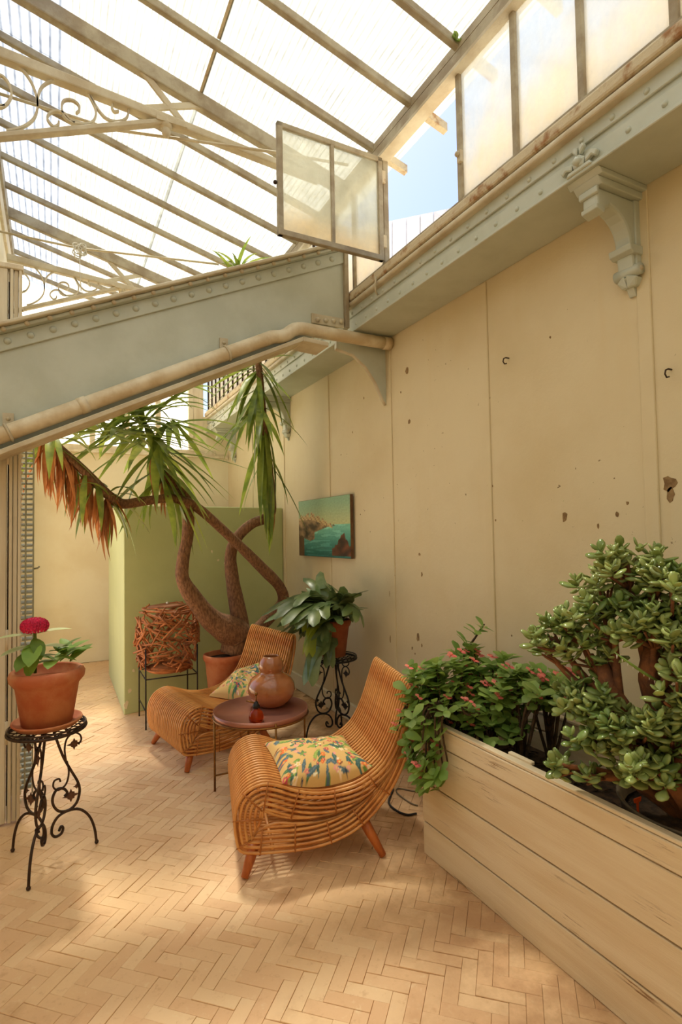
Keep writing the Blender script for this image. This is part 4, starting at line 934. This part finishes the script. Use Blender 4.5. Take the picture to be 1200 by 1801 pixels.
# ------------------------------------------------------------------ planter box
PX, PY1, PY0, PH = 1.54, 2.205, -1.0, .625
pl = thing('planter_box', (PX, PY1, 0), 'long cream-painted plank planter box along the right wall, paint worn to the wood', 'planter')
def board(lo, hi, nm='plank'): return bevel(MB().box(lo, hi).build(nm, 'planter_paint', pl), .003)
for z0_, z1_, off in ((.0, .146, .004), (.154, .333, .002), (.341, .533, .0), (.540, .618, -.004)):
    board((off, PY0-PY1, z0_), (off+.028, 0, z1_)); board((.545, PY0-PY1, z0_), (.57, 0, z1_)); board((.03, -.03, z0_), (.545, -.002, z1_))
board((-.002, PY0-PY1, .62), (.03, .002, .634), 'top_rail'); board((.54, PY0-PY1, .62), (.572, .002, .634), 'top_rail')
board((.03, -.66, .628), (.05, -.54, .642), 'patch_strip')
MB().box((.028, PY0-PY1, .02), (.545, -.03, .44)).build('soil', 'soil', pl)
m = MB(); r7 = random.Random(3)
for i in range(220):
    p = Vector((r7.uniform(.07, .5), r7.uniform(-1.5, -.1), .445)); a = r7.uniform(0, 3.14)
    if (p+Vector((PX, PY1, 0))-Vector((1.822, 1.08, .445))).length < .27: continue
    m.add([p+Vector((math.cos(a)*.03, math.sin(a)*.03, .0)), p+Vector((math.cos(a+1.5)*.008, math.sin(a+1.5)*.008, .012)), p-Vector((math.cos(a)*.03, math.sin(a)*.03, -.006)), p-Vector((math.cos(a+1.5)*.008, math.sin(a+1.5)*.008, 0))], [(0, 1, 2, 3)])
m.build('leaf_litter', 'bark_thorn', pl, kind='stuff')

# ------------------------------------------------------------------ crown of thorns
ec = Vector((1.78, 1.95, .44))
eu = thing('crown_of_thorns', ec, 'bushy crown of thorns with small coral-pink flowers spilling over the planter end', 'plant')
EU = [flatleaf(.064, .038, 'thorn_leaf', .68, .15), flatleaf(.052, .033, 'thorn_leaf', .68, .3), flatleaf(.072, .042, 'thorn_leaf', .7, .05)]
m = MB()
for s_ in (-1, 1): m.add([(0, 0, 0), (.008, s_*.004, .001), (.012, s_*.011, .0), (.004, s_*.016, .001), (-.005, s_*.011, .0)], [(0, 1, 2, 3, 4)])
m.ball((0, 0, .001), .003, 5); FLW = m.mesh('flower', 'pink_petal', False)
r8 = random.Random(21); blobs = [(790, 1210, 75, 50, 1.74, 2.02, 60), (830, 1240, 60, 45, 1.8, 1.95, 40), (760, 1270, 50, 45, 1.68, 2.05, 36), (920, 1215, 60, 35, 1.85, 1.82, 34), (975, 1215, 40, 30, 1.88, 1.7, 22), (870, 1275, 50, 30, 1.78, 1.9, 24), (740, 1330, 22, 30, 1.6, 2.1, 12), (770, 1360, 40, 30, 1.57, 2.02, 16), (705, 1272, 18, 16, 1.6, 2.2, 6), (790, 1330, 30, 22, 1.62, 2.02, 8), (815, 1160, 30, 22, 1.8, 2.05, 10), (880, 1175, 20, 18, 1.85, 1.95, 6), (745, 1195, 28, 30, 1.75, 2.12, 14), (840, 1345, 18, 12, 1.58, 1.9, 4)]
leaves = []; flowers = []; m_st = []
def tuft(p, d_, n):
    for k in range(n):
        a = k*2.4+r8.uniform(-.4, .4); side = d_.orthogonal().normalized(); side = Quaternion(d_, a) @ side; f_ = (side*1.0+d_*r8.uniform(.1, .8)).normalized()
        leaves.append((EU[r8.randrange(3)], place(p+d_*.006*k-d_*.02, f_, d_, r8.uniform(.75, 1.2))))
    if r8.random() < .24:
        for q in range(r8.choice((1, 2))): flowers.append(place(p+d_*.03+Vector((r8.uniform(-.014, .014)-.015, r8.uniform(-.014, .014)-.02, .014)), (1, .2, 0), (d_+Vector((-.6, -.8, .4))).normalized(), r8.uniform(1.1, 1.6)))
def in_box(p):             # planter boards and soil, chair
    if p.z < .648 and (PX-.012 < p.x < PX+.04 or PX+.53 < p.x) and p.y < PY1+.012: return True
    if p.z < .648 and PY1-.042 < p.y < PY1+.012 and p.x > PX-.012: return True
    if p.z < .452 and p.x > PX and p.y < PY1: return True
    return p.z < .02 or in_chair(p, ch1, .02)
def clear(it): pts = leaf_pts(it, ec); return not any(in_box(a.lerp(b2, t)) for a, b2 in zip(pts, pts[3:]+pts[:3]) for t in (0, .5))
roots = [Vector((-.12+.06*i, .1-.12*(i % 3), 0)) for i in range(6)]
for cx, cy, rx, ry, X, Y, n in blobs:
    for i in range(int(n*1.7)):
        while True:
            a, b2 = r8.uniform(-1, 1), r8.uniform(-1, 1)
            if a*a+b2*b2 < 1: break
        d0 = ray(cx+a*rx, cy+b2*ry); base = Vector((X, Y, 0)); t = (base.x*fw.x+base.y*fw.y)/(d0.x*fw.x+d0.y*fw.y); t += r8.gauss(0, .055)
        p = CAM+d0*t; p.x = min(p.x, 2.06)
        if in_box(p): continue
        p -= ec; out = (p-Vector((0, 0, .05))).normalized()
        d_ = (out*.6+Vector((r8.uniform(-.3, .3), r8.uniform(-.3, .3), .7))).normalized(); tuft(p, d_, r8.choice((4, 5, 6)))
        if i % 3 == 0:
            pw = p+ec; outside = pw.x < PX+.05 or pw.y > PY1-.05
            r_ = min(roots, key=lambda q: (q-p).length); mid = r_.lerp(p, .5)+Vector((r8.uniform(-.03, .03), r8.uniform(-.03, .03), .06 if p.z > .15 else .16)); 
            if outside and pw.z < .75:
                ov = Vector((min(max(pw.x, PX-.01), PX+.04), min(pw.y, PY1-.02), .72))-ec; path = spline([r_, (r_+ov)/2+Vector((.04, 0, .10)), ov, ov.lerp(p, .4)+Vector((-.03, 0, .03)), p], 4)
            else: path = spline([r_, mid, p], 4)
            if not any(in_box(q+ec) for q in path[4:]): m_st.append(path)
for px_, py_, X, Y in ((850, 1102, 1.86, 2.02), (838, 1110, 1.86, 2.02), (822, 1130, 1.85, 2.02), (808, 1150, 1.84, 2.02), (890, 1155, 1.88, 1.9)):
    d0 = ray(px_, py_); t = (X*fw.x+Y*fw.y)/(d0.x*fw.x+d0.y*fw.y); tuft(CAM+d0*t-ec, Vector((.3, -.2, .9)).normalized(), 5)
tip = [onX(x, y, 1.86)-ec for x, y in ((800, 1170), (812, 1150), (830, 1130), (845, 1108), (852, 1098))]; m_st.append(spline(tip, 3))
for pts in m_st: MB().tube(pts, [.008-.004*i/(len(pts)-1) for i in range(len(pts))], 5).build('stem', 'bark_thorn', eu)
leaves = [it for it in leaves if clear(it)]; flowers = [mw for mw in flowers if clear((FLW, mw))]
scatter('leaf', leaves, eu, 'thorn_leaf')
for mw in flowers: put('flower', FLW, eu, mw)

# ------------------------------------------------------------------ jade plant
jc = Vector((1.822, 1.08, .4425))
jd = thing('potted_jade_plant', jc, 'big old jade plant with fat glossy leaves in a round tub inside the planter', 'plant')
tb_ = MB().lathe([(0, 0), (.20, 0), (.236, .175), (.244, .186), (.238, .19), (.228, .184), (.222, .14), (0, .135)], sides=44).build('tub', 'pot_plastic', jd); MB().lathe([(0, .145), (.222, .14)], sides=24).build('soil', 'soil', tb_)
JL = [fatleaf(.05, .037, .013, 'jade_leaf'), fatleaf(.043, .034, .014, 'jade_leaf'), fatleaf(.056, .038, .012, 'jade_leaf')]
r9 = random.Random(33); jl = []
jb = [(1100, 985, 55, 32, 1.86, 1.12, 15), (1060, 1040, 55, 35, 1.83, 1.18, 15), (1150, 1020, 50, 40, 1.83, 1.05, 16), (1190, 1060, 40, 60, 1.8, .98, 16), (1010, 1100, 50, 28, 1.78, 1.26, 13), (975, 1120, 38, 26, 1.76, 1.32, 9), (1080, 1090, 60, 30, 1.76, 1.12, 16), (1150, 1110, 50, 40, 1.74, 1.02, 15), (1040, 1150, 50, 26, 1.76, 1.2, 11), (1190, 1140, 30, 40, 1.72, .95, 9),
      (1010, 1225, 35, 30, 1.74, 1.22, 11), (1060, 1250, 40, 35, 1.72, 1.14, 13), (1110, 1290, 45, 40, 1.68, 1.05, 15), (1170, 1280, 40, 50, 1.68, .98, 15), (1150, 1350, 50, 40, 1.66, 1.0, 15), (1040, 1300, 34, 30, 1.72, 1.16, 9), (1190, 1220, 30, 30, 1.7, .96, 8), (983, 1345, 8, 22, 1.66, 1.25, 3), (1030, 1365, 20, 8, 1.66, 1.2, 3), (1100, 1350, 40, 30, 1.7, 1.08, 8), (960, 1145, 22, 14, 1.76, 1.34, 4), (1270, 1050, 50, 70, 1.8, .92, 14), (1300, 1150, 60, 60, 1.76, .86, 14), (1270, 1270, 60, 60, 1.68, .88, 14), (1350, 1240, 50, 60, 1.74, .8, 10), (1240, 1360, 40, 40, 1.66, .92, 8)]
def jray(px_, py_, X, Y, j=0.): d0 = ray(px_, py_); t = (X*fw.x+Y*fw.y)/(d0.x*fw.x+d0.y*fw.y)+j; return CAM+d0*t-jc
fork = jray(1090, 1240, 1.8, 1.1); fork2 = jray(1150, 1220, 1.82, 1.05); foot_ = Vector((.0, .0, .07))
for pts, rr in (([foot_, Vector((-.01, .0, .2)), fork, jray(1060, 1170, 1.81, 1.14)], [.05, .042, .032, .022]), ([foot_+Vector((.03, -.02, 0)), Vector((.03, -.02, .22)), fork2, jray(1150, 1130, 1.82, 1.05)], [.055, .045, .035, .025]), ([foot_+Vector((-.05, -.05, 0)), Vector((-.06, -.05, .12)), jray(1150, 1330, 1.74, 1.02)], [.035, .028, .02])):
    sp_ = spline(pts, 5); k = len(rr)-1; MB().tube(sp_, [rr[min(int(i/(len(sp_)-1)*k), k-1)]+(rr[min(int(i/(len(sp_)-1)*k)+1, k)]-rr[min(int(i/(len(sp_)-1)*k), k-1)])*(i/(len(sp_)-1)*k-min(int(i/(len(sp_)-1)*k), k-1)) for i in range(len(sp_))], 10).build('trunk', 'bark_jade', jd)
for cx, cy, rx, ry, X, Y, n in jb:
    cen = jray(cx, cy, X, Y); low = cy > 1190
    st = foot_+Vector((-.03, .02, .05)) if low else (fork if cx < 1100 else fork2)
    mid = st.lerp(cen, .5)+Vector((0, 0, -.03 if not low else .05)); br = spline([st, mid, cen], 5); MB().tube(br, [.018-.010*i/(len(br)-1) for i in range(len(br))], 7).build('branch', 'bark_jade', jd)
    for i in range(int(n*1.35)):
        while True:
            a, b2 = r9.uniform(-1, 1), r9.uniform(-1, 1)
            if a*a+b2*b2 < 1: break
        p = jray(cx+a*rx, cy+b2*ry, X, Y, r9.gauss(0, .045)); p.x = min(p.x, 2.07-jc.x); out = (p-cen)
        d_ = (out.normalized()*.5+Vector((r9.uniform(-.3, .3), r9.uniform(-.3, .3), .9))).normalized()
        if i % 2 == 0: MB().tube([br[-3], p-d_*.02], [.006, .004], 5).build('twig', 'bark_jade', jd)
        ph = r9.uniform(0, 6.3); s0 = d_.orthogonal().normalized()
        for q in range(3):
            for h in (0, 1):
                f_ = (Quaternion(d_, ph+q*1.57+h*math.pi) @ s0)+d_*(.15+.45*q); jl.append((JL[r9.randrange(3)], place(p+d_*(.012*q-.012), f_, d_, r9.uniform(.75, 1.15)*(1-.13*q))))
scatter('leaf', jl, jd, 'jade_leaf')
print('jade', len(jl), 'thorn', len(leaves), len(flowers))
lp = jray(1080, 1150, 1.7, 1.05); aloe = thing('aloe_leaf', (0, 0, 0), 'single dark green toothed aloe leaf lying across the jade branches', 'leaf')
ap = [jray(x, y, 1.66, 1.02)+jc for x, y in ((1082, 1148), (1110, 1168), (1135, 1185), (1158, 1198))]; MB().tube(ap, [.004, .010, .012, .009], 6, flat=.4).build('blade', 'thorn_leaf', aloe)
m = MB()
for i in range(8): q = ap[0].lerp(ap[3], i/8+.05); m.tube([q, q+Vector((-.006, -.003, -.012))], [.003, .0006], 4)
m.build('teeth', 'white_string', aloe)
p = onZ(1123, 1420, .60)
tg = thing('plant_tag', p, 'small bright orange plant tag stuck in the tub soil', 'plant tag')
bevel(MB().prism([(-.018, 0, .03), (.018, 0, .03), (.016, 0, .016), (.005, 0, .014), (.004, 0, -.03), (-.004, 0, -.03), (-.005, 0, .014), (-.016, 0, .016)], (0, .004, 0)).build('tag_plate', 'tag_orange', tg), .001)

# ------------------------------------------------------------------ small things
def hook(px_, py_, label):
    p = onX(px_, py_, WX-.002); h = thing('wall_hook', p, label, 'hook', 0, 'small iron hooks in the right wall')
    MB().tube([(.004, 0, 0), (-.02, 0, 0), (-.035, 0, -.006), (-.04, 0, -.022), (-.03, 0, -.034), (-.016, 0, -.030)], .0035, 6).build('shank', 'iron_brown', h)
hook(895, 630, 'small bent iron hook in the wall left of the ornate console'); hook(1181, 650, 'small bent iron hook in the wall near the right edge')
tag(MB().tube(spline([Vector((1.50, 2.75, .006)), onZ(689, 1385, .006), onZ(684, 1410, .006), onZ(695, 1424, .006), onZ(715, 1433, .006), onZ(733, 1431, .006)], 6), .006, 6).build('power_cable', 'cable'), 'black power cable looping on the floor between chair and planter', 'cable')
tag(MB().tube(spline([onZ(736, 1393, .005), onZ(725, 1391, .005), onZ(700, 1387, .005), onZ(700, 1396, .005), onZ(722, 1412, .005), onZ(735, 1417, .005)], 6), .004, 6).build('power_cable', 'cable_grey'), 'thin pale cable loop on the floor beside the planter end', 'cable')
wp = Vector((1.80, 2.135, 3.93)); wd_ = thing('weed_sprig', (1.775, 2.10, 3.94), 'tiny green weed sprig sprouting on the eaves beam', 'weed')
for i in range(9): put('leaf', EU[i % 3], wd_, Matrix.Rotation(i*.7, 4, 'Z') @ Matrix.Rotation(R(-30-8*i), 4, 'Y') @ Matrix.Scale(.6, 4))
